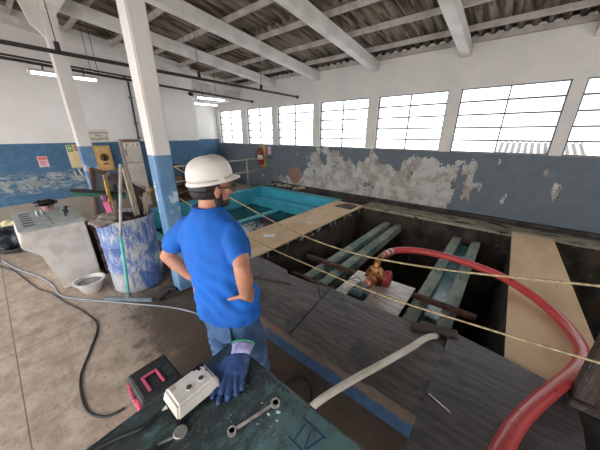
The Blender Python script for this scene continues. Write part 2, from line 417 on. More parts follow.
# water
def water_mat():
    g = NT('pool_water'); x, y, z = g.xyz(); v = g.coords(True)
    n = g.noise(g.coords(True, (1, 1.6, 1)), 9, 5, .7, 1.5)
    foam = g.math('MULTIPLY', g.step(n, .47, .56), g.math('MULTIPLY', g.step(x, -4.78, -4.7), g.step(y, 4.1, 3.5)))
    c = g.mix(g.noise(v, 1.5), lin('#0f3a3f'), lin('#16484c'))
    c = g.mix(g.step(x, -4.9, -4.8), c, lin('#10202a'))
    c = g.mix(foam, c, lin('#c4ccd2'))
    g.bump(g.noise(v, 14, 3), .08, .01)
    return g.done(c, .12)
M_WATER = water_mat()
for x0, x1, y1 in ((-6.06, -4.95, 4.95), (-4.80, -3.2, 4.95)):
    b = B(); b.box(x0+.002, x1-.002, 1.552, y1-.002, -.5, -.245); o = b.build('pool_water', M_WATER)
    tag(o, 'dark green still water beside the far pool wall' if x0 < -5 else 'dark pool water flecked with white foam nearest the pit', 'water', kind='stuff')

# ------------------------------------------------------------------ boards laid over the pit front
def ply(name, dark, light):
    g = NT(name); v = g.coords(False, (1, 9, 3)); v2 = g.coords(False)
    a = g.noise(v, 3, 9, .78); c = g.mix(g.step(a, .34, .66), lin(dark), lin(light))
    c = g.mix(g.math('MULTIPLY', g.step(g.noise(v2, 2.2, 8, .72), .50, .66), .75), c, lin('#1f1d1d'))
    c = g.mix(g.math('MULTIPLY', g.step(g.noise(v2, 6, 8, .75), .63, .67), .95), c, lin('#0e0d0d'))
    c = g.mix(g.math('MULTIPLY', g.step(g.noise(g.coords(False, (3, 8, 3), .5), 9, 8, .75), .63, .69), .7), c, lin('#aaa5a2'))
    g.bump(a, .5, .008); return g.done(c, .45)
PLY1 = ply('dark_stained_plywood', '#2f2b2a', '#605a57'); PLY2 = ply('dark_grey_plywood', '#2e2b2c', '#5c565a')
def plank(name, corners, z0, z1, m, label, cat='board'):
    b = B(); b.prism([(x, y, z0) for x, y in corners], (0, 0, z1-z0)); return tag(b.build(name, m, bevel=.003), label, cat)
plank('plywood_board', [(-2.46, 1.22), (-1.13, 1.225), (-1.235, 2.03), (-1.50, 1.97), (-1.95, 1.94), (-2.44, 1.98)], ZT, ZT+.022, PLY1, 'dark plywood board with ragged far edge next to the standing man')
plank('plywood_board', [(-1.125, 1.225), (-.06, 1.235), (-.085, 2.06), (-.45, 2.045), (-1.225, 2.03)], ZT, ZT+.022, PLY1, 'dark plywood board that the white pipe crosses')
plank('plywood_board', [(-.10, .98), (.62, .98), (.66, 1.75), (.64, 2.0), (.30, 2.07), (-.07, 2.12)], ZT+.024, ZT+.048, PLY2, 'dark grey plywood board under the end of the red hose')
plank('broken_board', [(-2.47, 1.75), (-2.10, 1.62), (-1.62, 1.80), (-1.85, 1.99), (-2.42, 2.02)], ZT+.0225, ZT+.036, PLY1, 'jagged charred board scrap lying at the pool end of the pit', 'board')
b = B(); b.bar((-.36, 1.99, ZT+.03), (-.02, 2.10, ZT+.055), .07, .03)
tag(b.build('timber_offcut', mat('dark_old_timber', '#4a3a31', '#2c2420', 9, rough=.8, stretch=(1, 5, 1))), 'short dark timber offcut by the bent end of the white pipe', 'timber')
M_TIMBER = MC['dark_old_timber']
b = B(); b.tube([(-.075, 1.40, ZT+.053), (.055, 1.357, ZT+.053)], .004, 6)
tag(b.build('metal_rod', mat('bright_steel', '#c9c9c7', '#a5a5a3', 20, rough=.3, metal=.9)), 'thin bright metal rod lying on the dark grey plywood board', 'rod')

# ------------------------------------------------------------------ inside the pit
M_RAIL = mat('green_weathered_steel', '#8f968a', '#5c766c', 3, rough=.7, c3='#3d4a44', s3=8, lo3=.55, hi3=.68, bump=.2, stretch=(2, .7, 1))
for x0, lab in ((-1.86, 'outermost'), (-1.60, 'second'), (-.47, 'third'), (-.16, 'fourth')):
    b = B(); b.box(x0-.07, x0+.07, 1.5, 5.42, -.075, -.05); b.box(x0-.07, x0-.05, 1.5, 5.42, -.2, -.075); b.box(x0+.05, x0+.07, 1.5, 5.42, -.2, -.075)
    tag(b.build('steel_rail', M_RAIL), {'outermost': 'green weathered steel rail in the pit nearest the cyan pool', 'second': 'green weathered steel rail passing just left of the pump plate',
        'third': 'pale weathered steel rail in the pit, on the pump side of the teal plate', 'fourth': 'pale weathered steel rail in the pit, on the red hose side of the teal plate'}[lab], 'rail', 'steel rails across the pit')
M_TEAL = mat('wet_teal_steel', '#3c6f78', '#274b52', 4, rough=.25, c3='#8fb0c0', s3=6, lo3=.57, hi3=.66)
for x0, x1, lab in ((-.395, -.235, 'wet teal plate slung between the two rails under the red hose'), (-1.785, -1.675, 'teal pipe channel between the two rails left of the pump')):
    b = B(); b.box(x0, x1, 1.5, 5.42, -.17, -.15); tag(b.build('channel_plate', M_TEAL), lab, 'plate')
M_RUST = mat('rusty_steel', '#5a3a2c', '#33241d', 10, rough=.8, c3='#7d5540', s3=25)
b = B(); b.box(-2.22, .09, 2.86, 2.925, -.05, 0); tag(b.build('cross_bar', M_RUST), 'long rusty cross bar lying over the pit rails behind the pump', 'bar')
b = B(); b.box(-2.05, .02, 2.30, 2.36, -.05, 0); tag(b.build('cross_bar', M_RUST), 'rusty cross bar under the near edge of the pump plate', 'bar')
b = B(); b.prism([(-1.33, 2.93, 0), (-.57, 2.985, 0), (-.565, 2.24, 0), (-1.33, 2.26, 0)], (0, 0, .018))
plate = tag(b.build('base_plate', mat('bare_wooden_plate', '#e3dfda', '#bdb5ac', 3, rough=.3, stretch=(1, 5, 1), c3='#5b5048', s3=8, lo3=.62, hi3=.7, bump=.15)), 'pale scuffed wooden plate carrying the pump', 'plate')
# pump, shaft line pointing away from the camera
pump = thing('water_pump', (-1.0, 2.6, .018), 'small bronze centrifugal water pump with grey motor on the pale plate', 'pump')
M_MOTOR = mat('blue_grey_motor_paint', '#46565c', '#33424a', 12, rough=.4)
M_BRONZE = mat('oily_bronze', '#a5713f', '#6b4526', 9, rough=.35, metal=.6)
M_COPPER = mat('orange_copper', '#c98a63', '#a4633f', 9, rough=.35, metal=.5)
M_REDP = mat('red_oxide', '#9a2f2a', '#7c2320', 12, rough=.5)
ax = Vector((.02, 1, 0)).normalized(); c0 = Vector((-1.03, 2.18, .115))
b = B(); b.lathe([(.02, -.012), (.05, -.012), (.078, .005), (.088, .03), (.088, .06), (.080, .065), (.080, .24), (.07, .265), (.02, .265)], c0, ax, 32); b.build('motor', M_MOTOR, pump, smooth=True)
for k in range(10):
    t = k*math.pi/5+.3; d = Vector((math.cos(t), 0, math.sin(t)))
    b = B(); b.obox(c0+ax*.15+d*.083, ax, d, ax.cross(d), .085, .008, .003); b.build('cooling_fin', M_MOTOR, pump)
b = B(); b.box(-.955, -.915, 2.28, 2.39, .10, .16); b.build('terminal_box', M_MOTOR, pump, bevel=.006)
b = B(); b.box(-1.09, -.96, 2.25, 2.42, .018, .05); b.build('motor_foot', M_BLACK, pump)
b = B(); b.lathe([(.01, .0), (.03, 0), (.035, .06), (.058, .08), (.058, .12), (.045, .14), (.045, .2), (.065, .22), (.065, .27), (.01, .27)], c0+ax*.26, ax, 24); b.build('coupling', M_COPPER, pump, smooth=True)
b = B(); b.lathe([(.01, 0), (.07, .0), (.125, .03), (.13, .09), (.10, .13), (.01, .13)], c0+ax*.53+Vector((0, 0, .02)), ax, 28); b.tube(spline([c0+ax*.60+Vector((.0, 0, .09)), c0+ax*.60+Vector((.0, 0, .17)), c0+ax*.66+Vector((.0, 0, .225)), c0+ax*.81+Vector((.0, 0, .232))], 4), rad(13, .05, .042, .04, .04), 14); b.build('volute_casing', M_BRONZE, pump, smooth=True)
b = B(); b.box(-1.11, -.92, 2.73, 2.83, .018, .06); b.build('volute_foot', M_BRONZE, pump)
b = B(); b.lathe([(.03, 0), (.10, 0), (.11, .02), (.11, .06), (.09, .08), (.03, .08)], (-.905, 2.78, .13), (1, .1, 0), 24); b.build('suction_flange', M_REDP, pump, smooth=True)
for k in range(6):
    t = k*math.pi/3; p = c0+ax*.53+Vector((math.cos(t)*.105, 0, math.sin(t)*.105+.01))
    b = B(); b.lathe([(.001, -.02), (.011, -.02), (.011, .02), (.001, .02)], p, ax, 6); b.build('bolt', M_BLACK, pump)
b = B(); b.tube(spline([(-1.06, 2.45, .16), (-1.2, 2.62, .1), (-1.33, 2.42, .06), (-1.34, 2.2, .03), (-1.42, 2.10, .2), (-1.38, 1.99, .255), (-1.20, 1.8, .252)]), .006, 6)
tag(b.build('power_cable', M_BLACK, smooth='all'), 'thin black cable from the pump motor onto the dark plywood', 'cable')

# ------------------------------------------------------------------ red hose
def hose_mat():
    g = NT('red_suction_hose'); v = g.coords(False)
    c = g.mix(g.noise(v, 6, 3), lin('#b03a3c'), lin('#c2494a')); c = g.mix(g.step(g.noise(v, 18, 6), .62, .68), c, lin('#8c2a2c'))
    return g.done(c, .28)
hose = thing('red_hose', (-.2, 2.8, .23), 'thick red hose curving from the pump over the pit and tan board', 'hose')
HP = [(-1.014, 2.976, 0.345), (-0.936, 3.202, 0.35), (-0.733, 3.356, 0.355), (-0.439, 3.425, 0.355), (-0.102, 3.415, 0.345), (0.199, 3.339, 0.33), (0.457, 3.149, 0.31), (0.63, 2.933, 0.29), (0.718, 2.691, 0.29), (0.733, 2.445, 0.31), (0.656, 2.158, 0.335), (0.515, 1.846, 0.35), (0.414, 1.619, 0.37), (0.342, 1.434, 0.39), (0.288, 1.25, 0.41), (0.254, 1.103, 0.42), (0.236, 0.978, 0.42)]
b = B(); hp = spline(HP, 8)
b.tube(hp, [.043*(1+.012*math.cos(i*math.pi)) for i in range(len(hp))], 18); b.build('hose_body', hose_mat(), hose, smooth='all')
for i in (2, 5):
    d = (hp[i+1]-hp[i]).normalized(); b = B(); b.lathe([(.04, -.012), (.051, -.012), (.051, .012), (.04, .012)], hp[i], d, 20); b.build('hose_clamp', MC['bright_steel'], hose, smooth=True)
# white pipe
wp = thing('white_pipe', (-.5, 1.1, .1), 'bent white plastic pipe rising from the floor across the dark plywood', 'pipe')
b = B(); pp = spline([(-1.0, .20, .032), (-.86, .42, .04), (-.72, .70, .12), (-.61, .92, .24), (-.51, 1.13, .285), (-.38, 1.42, .30), (-.275, 1.68, .30), (-.215, 1.86, .292), (-.17, 1.97, .26), (-.15, 2.06, .18), (-.145, 2.10, .05)], 8)
b.tube(pp, .024, 16); b.build('pipe_body', mat('ivory_plastic', '#d9d3c6', '#c9c1b2', 6, rough=.4), wp, smooth='all')
b = B(); b.lathe([(.02, -.015), (.029, -.015), (.029, .015), (.02, .015)], pp[-2], pp[-1]-pp[-2], 16); b.build('pipe_collar', MC['ivory_plastic'], wp, smooth=True)

# ------------------------------------------------------------------ posts and ropes
M_POST = mat('dark_brown_timber', '#453b36', '#2e2723', 6, rough=.75, stretch=(6, 6, .8), c3='#5c5049', s3=18)
b = B(); b.box(.62, .71, 1.90, 1.99, ZT+.10, 1.35); tag(b.build('timber_post', M_POST, bevel=.006), 'dark square timber post at the right edge beside the red hose', 'post')
b = B(); b.box(.605, 2.2, 1.87, 2.03, ZT+.05, ZT+.10); tag(b.build('timber_beam', M_POST, bevel=.006), 'dark timber beam lying along the pit edge under the post', 'beam')
b = B(); b.box(.78, .86, 1.22, 1.30, ZT, 1.45); tag(b.build('rope_stanchion', M_POST), 'timber stanchion at the tank front edge holding both ropes', 'post')
M_ROPE = mat('pale_rope', '#a89674', '#7d6d52', 40, rough=.8, stretch=(1, 1, 1))
b = B(); rp = spline([(-2.80, 1.245, 1.52), (-2.35, 1.25, 1.42), (-1.841, 1.25, 1.327), (-1.125, 1.25, 1.195), (-.614, 1.25, 1.172), (-.15, 1.25, 1.232), (.341, 1.25, 1.345), (.79, 1.25, 1.43)], 10); b.tube(rp, .005, 8)
tag(b.build('rope', M_ROPE, smooth='all'), 'upper pale rope stretched from the column across the pit, over the red hose', 'rope', 'barrier ropes along the tank')
b = B(); rp = spline([(-2.80, 1.245, 1.165), (-1.687, 1.25, 1.006), (-.769, 1.25, .962), (-.419, 1.25, .960), (-.105, 1.25, .985), (.426, 1.25, 1.044), (.79, 1.25, 1.10)], 10); b.tube(rp, .005, 8)
tag(b.build('rope', M_ROPE, smooth='all'), 'lower pale rope stretched from the column at the man\'s elbow height', 'rope', 'barrier ropes along the tank')

# ------------------------------------------------------------------ control console on the left
con = thing('control_console', (-4.45, .28, 0), 'grey metal control console with an overhanging top, next to the blue drum', 'console')
M_CON = mat('worn_cream_paint', '#d3ccc6', '#bdb5ae', 5, rough=.6, c3='#8f857c', s3=16, lo3=.66, hi3=.76)
M_CTOP = mat('grey_green_panel', '#a4aba8', '#8d9693', 6, rough=.45, c3='#cfd2cf', s3=20, lo3=.66, hi3=.72)
prof = [(-.01, .825), (.555, .825), (.56, 0), (.17, 0), (.085, .50), (-.045, .63)]
b = B(); b.prism([(-4.0, y, z) for y, z in prof], (-.95, 0, 0)); b.build('cabinet_body', M_CON, con, bevel=.012)
b = B(); b.box(-4.97, -3.985, -.02, .565, .825, .855); b.build('top_panel', M_CTOP, con, bevel=.006)
b = B(); b.box(-4.97, -3.985, .27, .276, .8548, .8565); b.build('panel_seam', M_BLACK, con)
for k in range(6):
    x = -4.12-.13*k; b = B(); b.box(x-.02, x+.02, .035, .13, .8545, .858); b.build('vent_slot', M_BLACK, con)
for x, y in ((-4.45, .47), (-4.28, .43)):
    b = B(); b.lathe([(.001, 0), (.014, 0), (.012, .06), (.024, .065), (.022, .09), (.001, .092)], (x, y, .855), n=14); b.build('control_knob', M_BLACK, con, smooth=True)
for y in (.20, .245):
    b = B(); b.lathe([(.001, 0), (.016, 0), (.016, .07), (.001, .07)], (-4.55, y, .855), n=14); b.build('push_button', MC['bright_steel'], con, smooth=True)
for k in range(9):
    b = B(); b.lathe([(.001, 0), (.012, 0), (.012, .01), (.001, .01)], (-4.05-.1*k, -.045, .69), (0, -1, 0), 8); b.build('rivet', M_DARK, con)
tub = thing('round_tub', (-4.82, .33, .855), 'small pink round tub on the console under a black bag', 'tub')
b = B(); b.lathe([(.001, 0), (.055, 0), (.07, .065), (.062, .065), (.05, .01), (.001, .01)], (-4.82, .33, .855)); b.build('tub_body', mat('dusty_pink_plastic', '#b98f8c', '#a87f7c', 9), tub, smooth=True)
for s in (-1, 1):
    b = B(); b.tube(spline([(-4.82+s*.066, .33, .905), (-4.82+s*.09, .33, .92), (-4.82+s*.09, .33, .895), (-4.82+s*.06, .33, .89)], 4), .006, 6); b.build('tub_handle', M_BLACK, tub)
b = B()
for k in range(7): b.ell((-4.82+random.uniform(-.03, .03), .33+random.uniform(-.08, .08), .955+random.uniform(-.005, .02)), .06, .065, .035)
tag(fused('black_bag', b, mat('black_plastic_film', '#121315', '#1f2225', 20, rough=.25), .012, wrinkle=lambda p, n: .012*noise.noise(p*30)), 'crumpled black plastic bag lying on the pink tub', 'bag')

# ------------------------------------------------------------------ blue drum full of scrap
DX, DY = -3.45, .85
drum = thing('plastic_drum', (DX, DY, 0), 'big scuffed blue plastic drum filled with scrap and tools', 'drum')
def drum_mat():
    g = NT('scuffed_blue_drum'); x, y, z = g.xyz(); v = g.coords(False, (5, 5, 1.3)); v2 = g.coords(False)
    a = g.noise(v, 5, 12, .84); c = g.mix(g.noise(v2, 5), lin('#3a5c9e'), lin('#5474ae'))
    m = g.math('ADD', a, g.math('MULTIPLY', g.step(g.noise(v2, 2.2, 2), .4, .65), .13))
    c = g.mix(g.step(m, .50, .62), c, g.mix(g.noise(v2, 14, 5), lin('#a3a9b2'), lin('#cfccc4')))
    g.bump(a, .1, .005); return g.done(c, .5)
b = B(); b.lathe([(.001, 0), (.265, 0), (.285, .03), (.288, .28), (.296, .30), (.288, .32), (.292, .60), (.302, .62), (.292, .64), (.296, .90), (.308, .905), (.308, .935), (.29, .935), (.28, .90), (.275, .45), (.001, .44)], (DX, DY, 0), n=40)
b.build('drum_shell', drum_mat(), drum, smooth=True)
M_WOOD = mat('grey_scrap_wood', '#b9ab98', '#8d7b66', 8, rough=.8, stretch=(6, 6, .7))
M_YEL = mat('yellow_wood', '#c79c4f', '#a67f3c', 8, rough=.6)
GW = 'scrap standing in the blue drum'
def stick(name, a, c, w, h, m, label, cat): 
    b = B(); b.bar(a, c, w, h, (1, .2, 0)); return tag(b.build(name, m, bevel=.003), label, cat, GW)
stick('wooden_batten', (-3.40, .98, .47), (-3.30, .93, 1.50), .06, .025, M_WOOD, 'tall grey wooden batten standing in the blue drum beside the squeegee pole', 'batten')
stick('wooden_batten', (-3.46, .88, .47), (-3.46, 1.13, 1.24), .05, .02, M_WOOD, 'shorter pale wooden batten leaning right in the blue drum', 'batten')
stick('wooden_batten', (-3.55, .95, .47), (-3.60, 1.10, 1.18), .05, .025, M_WOOD, 'wooden batten at the back of the blue drum by the green rag', 'batten')
b = B(); b.tube([(-3.47, 1.10, .75), (-3.43, .90, 1.48)], .045, 12); b.bar((-3.47, 1.10, 1.15), (-3.43, .78, 1.42), .09, .09)
tag(b.build('dark_duct', mat('dark_brown_metal', '#3f3230', '#594745', 8, rough=.6)), 'dark brown metal duct piece leaning across the scrap in the drum', 'duct', GW)
stick('wooden_batten', (-3.40, 1.00, .47), (-3.36, 1.10, 1.17), .05, .02, M_WOOD, 'pale wooden batten at the right front of the drum under the dark duct', 'batten')
stick('wooden_batten', (-3.48, .78, .47), (-3.44, .78, 1.12), .04, .02, M_WOOD, 'thin batten between the pink scoop and the squeegee pole in the drum', 'batten')
stick('yellow_stick', (-3.55, .74, .47), (-3.62, .80, 1.40), .03, .03, M_YEL, 'yellow wooden stick standing in the middle of the drum', 'stick')
stick('yellow_stick', (-3.50, .90, .80), (-3.75, 1.32, 1.13), .028, .028, M_YEL, 'yellow wooden stick poking out of the drum towards the column', 'stick')
stick('steel_strip', (-3.22, .79, .62), (-3.155, .755, 1.02), .045, .006, M_DARK, 'dark steel strip hooked over the drum rim below the squeegee pole', 'strip')
# long brush lying across the drum
br = thing('push_broom', (-3.7, .72, 1.1), 'long black brush head with green bristles sticking out sideways over the drum', 'broom', GW)
b = B(); b.bar((-3.70, .47, 1.262), (-3.66, .97, 1.145), .055, .035); b.build('brush_head', M_BLACK, br, bevel=.004)
b = B(); b.bar((-3.70, .475, 1.225), (-3.66, .965, 1.105), .04, .05); b.build('bristles', mat('green_bristle', '#3e7d68', '#2f5f52', 40, rough=.9, stretch=(1, 8, 1), bump=.5), br)
b = B(); b.tube([(-3.66, .80, 1.20), (-3.42, .85, .47)], .013, 8); b.build('broom_handle', M_YEL, br)
# pink dustpan-like scoop, grey cloth, green rag, dark rubbish
b = B(); b.prism([(-3.40, .665, 1.14), (-3.38, .72, 1.14), (-3.36, .735, .95), (-3.37, .725, .80), (-3.39, .70, .85)], (-.03, .01, 0))
tag(b.build('pink_scoop', mat('bright_pink_plastic', '#d85f8f', '#c04b7a', 7, rough=.4), bevel=.006), 'bright pink plastic scoop upright in the drum', 'scoop', GW)
b = B(); b.lathe([(.001, 0), (.02, .0), (.036, .035), (.03, .06), (.001, .065)], (-3.41, .70, 1.145), n=14)
tag(b.build('purple_cap', mat('dull_purple_plastic', '#7d4a72', '#6a3d60', 8), smooth=True), 'dull purple plastic cap on top of the pink scoop', 'cap', GW)
b = B(); b.ell((-3.28, .60, .955), .11, .13, .035, (1, .3, 0)); b.ell((-3.33, .68, .975), .10, .12, .04); b.ell((-3.24, .57, .93), .07, .07, .03)
tag(fused('grey_cloth', b, mat('grey_brown_cloth', '#9a8f86', '#7b7068', 10, rough=.9), .012, wrinkle=lambda p, n: .012*noise.noise(p*22)), 'dirty grey cloth hanging over the left rim of the drum', 'cloth', GW)
b = B()
for k in range(14): b.ell((DX+random.uniform(-.17, .17), DY+random.uniform(-.17, .17), .84+random.uniform(0, .08)), random.uniform(.05, .1), random.uniform(.05, .1), random.uniform(.03, .06))
b.lathe([(.001, .43), (.26, .43), (.27, .84), (.001, .86)], (DX, DY, .01))
tag(fused('scrap_bags', b, mat('dark_mixed_scrap', '#26211f', '#554a41', 12, rough=.6), .014, wrinkle=lambda p, n: .02*noise.noise(p*18)), 'dark crumpled scrap filling the drum to its rim', 'scrap', kind='stuff')
b = B(); 
for (a, c, r) in (((-3.48, 1.06, .93), (-3.50, 1.10, 1.28), .03), ((-3.46, 1.08, .95), (-3.42, 1.15, 1.20), .035), ((-3.50, 1.04, .93), (-3.56, 1.06, 1.22), .025)):
    a, c = Vector(a), Vector(c); b.tube([a, a.lerp(c, .5), c], [r*.6, r, .004], 8, flat=.4)
tag(fused('green_rag', b, mat('yellow_green_cloth', '#9fae3c', '#6f7f2e', 10, rough=.8), .008, wrinkle=lambda p, n: .006*noise.noise(p*40)), 'yellow-green pointed rag sticking up at the right rim of the drum', 'rag', GW)
# framed panel, leaning behind the drum, against an old crate
pan = thing('framed_panel', (-4.2, .85, 0), 'dark grey panel in a thin brown frame leaning behind the drum', 'panel')
cs = [Vector(p) for p in ((-4.2, .795, 1.43), (-4.2, 1.015, 1.325), (-4.12, .985, .62), (-4.12, .70, .75))]
b = B(); b.prism(cs, (-.03, 0, 0)); b.build('panel_board', mat('dark_slate_board', '#4f5558', '#646a6c', 6, rough=.5), pan)
for i in range(4):
    b = B(); b.bar(cs[i]+Vector((.005, 0, 0)), cs[(i+1) % 4]+Vector((.005, 0, 0)), .03, .045, (1, 0, .1)); b.build('frame_rail', M_BLACK if i == 1 else mat('brown_frame_wood', '#6b4d42', '#523a31', 9, stretch=(6, 6, 1)), pan)
b = B(); b.box(-4.55, -4.05, .66, 1.06, 0, .62)
crate = thing('wooden_crate', (-4.3, .86, 0), 'old dark wooden crate on the floor between the console and the drum', 'crate')
M_CRATE = mat('old_dark_crate_wood', '#5d4a3d', '#42342b', 6, rough=.8, stretch=(1, 1, 5))
for x0, x1, y0, y1 in ((-4.6, -4.02, .62, .65), (-4.6, -4.02, 1.10, 1.13), (-4.6, -4.57, .65, 1.10), (-4.05, -4.02, .65, 1.10)):
    for k in range(4):
        b = B(); b.box(x0, x1, y0, y1, .01+.165*k, .15+.165*k); b.build('crate_slat', M_CRATE, crate)
b = B(); b.box(-4.57, -4.05, .65, 1.10, .01, .04); b.build('crate_floor', M_CRATE, crate)
# squeegee leaning against the drum
sq = thing('floor_squeegee', (-3.09, .60, 0), 'floor squeegee with turquoise and grey pole leaning against the blue drum', 'squeegee')
b = B(); b.bar((-3.32, .425, .035), (-2.86, .765, .035), .04, .045); b.build('squeegee_head', mat('grey_plastic', '#6f7881', '#59626b', 8), sq, bevel=.006)
b = B(); b.bar((-3.32, .432, .012), (-2.86, .772, .012), .012, .024); b.build('rubber_blade', M_BLACK, sq)
b = B(); b.tube([(-3.11, .61, .05), (-3.09, .68, .80)], .016, 10); b.build('handle', mat('turquoise_plastic', '#62c2b4', '#4fae a2'.replace(' ', ''), 6, rough=.4), sq, smooth='all')
b = B(); b.tube([(-3.09, .68, .80), (-3.07, .835, 1.56)], .0155, 10); b.build('handle_extension', mat('pale_grey_pole', '#b5b2ad', '#9a9691', 7), sq, smooth='all')
b = B(); b.lathe([(.001, 0), (.03, 0), (.024, .06), (.001, .06)], (-3.11, .605, .04), (.03, .1, 1), 14); b.build('socket', MC['grey_plastic'], sq, smooth=True)
# bowl
bw = thing('plastic_bowl', (-3.68, .37, 0), 'white plastic washing bowl on the floor in front of the console', 'bowl')
b = B(); b.lathe([(.001, 0), (.085, 0), (.098, .02), (.148, .145), (.165, .15), (.165, .16), (.142, .16), (.094, .03), (.001, .022)], (-3.70, .385, 0), n=36)
b.build('bowl_shell', mat('white_plastic', '#d6d2cc', '#bdb8b0', 6, rough=.4), bw, smooth=True)
b = B(); b.lathe([(.001, 0), (.115, 0), (.128, .02), (.001, .022)], (-3.70, .385, .10), n=30); b.build('grey_water', mat('grey_slurry', '#8f8b85', '#777370', 7, rough=.2), bw)

# ------------------------------------------------------------------ things on the left wall
LX = -7.7
def wallcard(name, y0, y1, z0, z1, m, label, cat, t=.006, parent=None):
    b = B(); b.box(LX, LX+t, y0, y1, z0, z1); o = b.build(name, m, parent)
    if not parent: tag(o, label, cat)
    return o
sg = thing('paper_sign', (LX, 1.79, 1.68), 'white paper sign with three lines of dark writing above the yellow board', 'sign')
wallcard('sign_sheet', 1.60, 1.98, 1.675, 1.955, mat('aged_paper', '#e2d8cd', '#d5c9bc', 5), '', '', parent=sg)
writing('Equipamentos\nPara\nEmergência', (LX+.006, 1.79, 1.81), (0, 1, 0), (0, 0, 1), .072, mat('dark_ink', '#3a2a26'), sg)
nb = thing('notice_board', (LX, 1.78, 1.0), 'yellow wooden notice board with a black figure on the left wall', 'board')
wallcard('board_back', 1.61, 1.945, 1.0, 1.58, mat('yellow_board', '#d7ac6c', '#c79a5a', 5), '', '', .05, nb)
b = B(); b.box(LX+.05, LX+.056, 1.65, 1.905, 1.06, 1.53); b.build('board_face', mat('pale_yellow_board', '#dfba80', '#cfa86a', 6), nb)
b = B(); b.lathe([(.085, 0), (.095, 0), (.095, .006), (.085, .006)], (LX+.056, 1.785, 1.31), (1, 0, 0), 26); b.build('ring_mark', mat('brown_ink', '#7b5a36'), nb)
b = B(); b.prism([(LX+.056, 1.785+y, 1.31+z) for y, z in ((-.03, -.07), (.05, -.07), (.045, 0), (.02, .05), (-.005, .07), (-.03, .06), (-.035, .03), (-.02, .02))], (.008, 0, 0)); b.build('black_figure', M_BLACK, nb)
b = B(); b.box(LX+.056, LX+.06, 1.73, 1.85, 1.14, 1.18); b.build('caption_bar', MC['brown_ink'], nb)
for y in (1.60, 1.955):
    b = B(); b.box(LX, LX+.06, y-.012, y+.012, 1.27, 1.30); b.build('clip', M_BLACK, nb)
ps = thing('safety_poster', (LX, 1.26, 1.11), 'tall cream poster with a green symbol, left of the yellow board', 'poster')
wallcard('poster_sheet', 1.14, 1.37, 1.11, 1.615, mat('cream_paper', '#e4d2a4', '#d9c391', 4), '', '', parent=ps)
wallcard('green_symbol', 1.155, 1.25, 1.47, 1.605, mat('sign_green', '#3f9a4e'), '', '', .009, ps)
wallcard('orange_panel', 1.27, 1.36, 1.48, 1.60, mat('sign_orange', '#c98a62'), '', '', .009, ps)
for dy, z in ((0, 1.575), (.02, 1.545), (-.02, 1.545), (0, 1.51)):
    b = B(); b.box(LX+.009, LX+.011, 1.20+dy-.012, 1.20+dy+.012, z-.012, z+.012); b.build('symbol_mark', mat('white_ink', '#e8efe4'), ps)
pk = thing('small_notice', (LX, .70, 1.18), 'small pink and orange notice alone on the peeling left wall', 'notice')
wallcard('notice_sheet', .63, .785, 1.18, 1.40, mat('pink_paper', '#e3b3bd', '#e8cdd0', 9), '', '', parent=pk)
wallcard('orange_heading', .645, .77, 1.33, 1.385, mat('orange_red_ink', '#d9755c'), '', '', .009, pk)
for k in range(4): wallcard('notice_line', .65, .755-.02*(k % 2), 1.215+k*.025, 1.225+k*.025, mat('rose_ink', '#b5667c'), '', '', .008, pk)
# conduit
b = B(); b.tube([(LX+.03, 2.66, 3.05), (LX+.03, 2.62, 1.20)], .02, 10); cd = thing('wall_conduit', (LX, 2.64, 1.2), 'dark vertical conduit running down the left wall behind the locker', 'conduit')
b.build('conduit_tube', M_DARK, cd, smooth='all')
for z in (2.7, 2.1, 1.75):
    b = B(); b.box(LX, LX+.055, 2.60, 2.69, z-.015, z+.015); b.build('saddle_clip', M_STEEL, cd)
b = B(); b.tube(spline([(LX+.01, 1.25, 1.10), (LX+.02, 1.27, .98), (LX+.02, 1.36, .85), (LX+.02, 1.5, .80), (LX+.02, 1.47, .62)], 6), .018, 8)
for y in (1.15, 1.42): b.tube([(LX+.02, y, 1.06), (LX+.02, y+.03, .92)], .013, 8)
tag(b.build('tap_pipework', mat('white_pvc', '#c9cfd2', '#a9b2b8', 8), smooth='all'), 'short white pipework on the wall under the cream poster', 'pipe')
# locker
lk = thing('metal_locker', (-7.4, 2.27, 0), 'tall cream two-door locker with three small stickers beside the column', 'locker')
M_LOCK = mat('cream_locker_paint', '#dcd2c8', '#cdc2b7', 4, rough=.45)
b = B(); b.box(-7.36, -7.19, 2.06, 2.47, 0, 1.73); b.build('locker_body', mat('mauve_grey_paint', '#a3938e', '#8d7d79', 5), lk, bevel=.012)
for z0, z1 in ((.08, 1.17), (1.19, 1.66)):
    b = B(); b.box(-7.19, -7.165, 2.095, 2.465, z0, z1); d = b.build('door', M_LOCK, lk, bevel=.008)
    b = B(); b.box(-7.165, -7.135, 2.11, 2.13, (z0+z1)/2-.08, (z0+z1)/2+.08); b.build('handle', M_STEEL, d)
b = B(); b.box(-7.19, -7.172, 2.095, 2.465, 1.675, 1.70); b.build('brown_trim', mat('brown_trim', '#6d4038'), lk)
for y, m in ((2.15, M_BLACK), (2.27, M_YEL), (2.38, M_BLACK)):
    b = B(); b.box(-7.165, -7.161, y-.04, y+.04, 1.56, 1.64); s = b.build('sticker', mat('white_sticker', '#eee8dd'), lk)
    b = B(); b.prism([(-7.161, y+a, 1.60+c) for a, c in ((-.015, -.03), (.03, -.03), (.03, .03), (.005, .03), (.015, .0))], (.002, 0, 0)); b.build('sticker_mark', m, s)
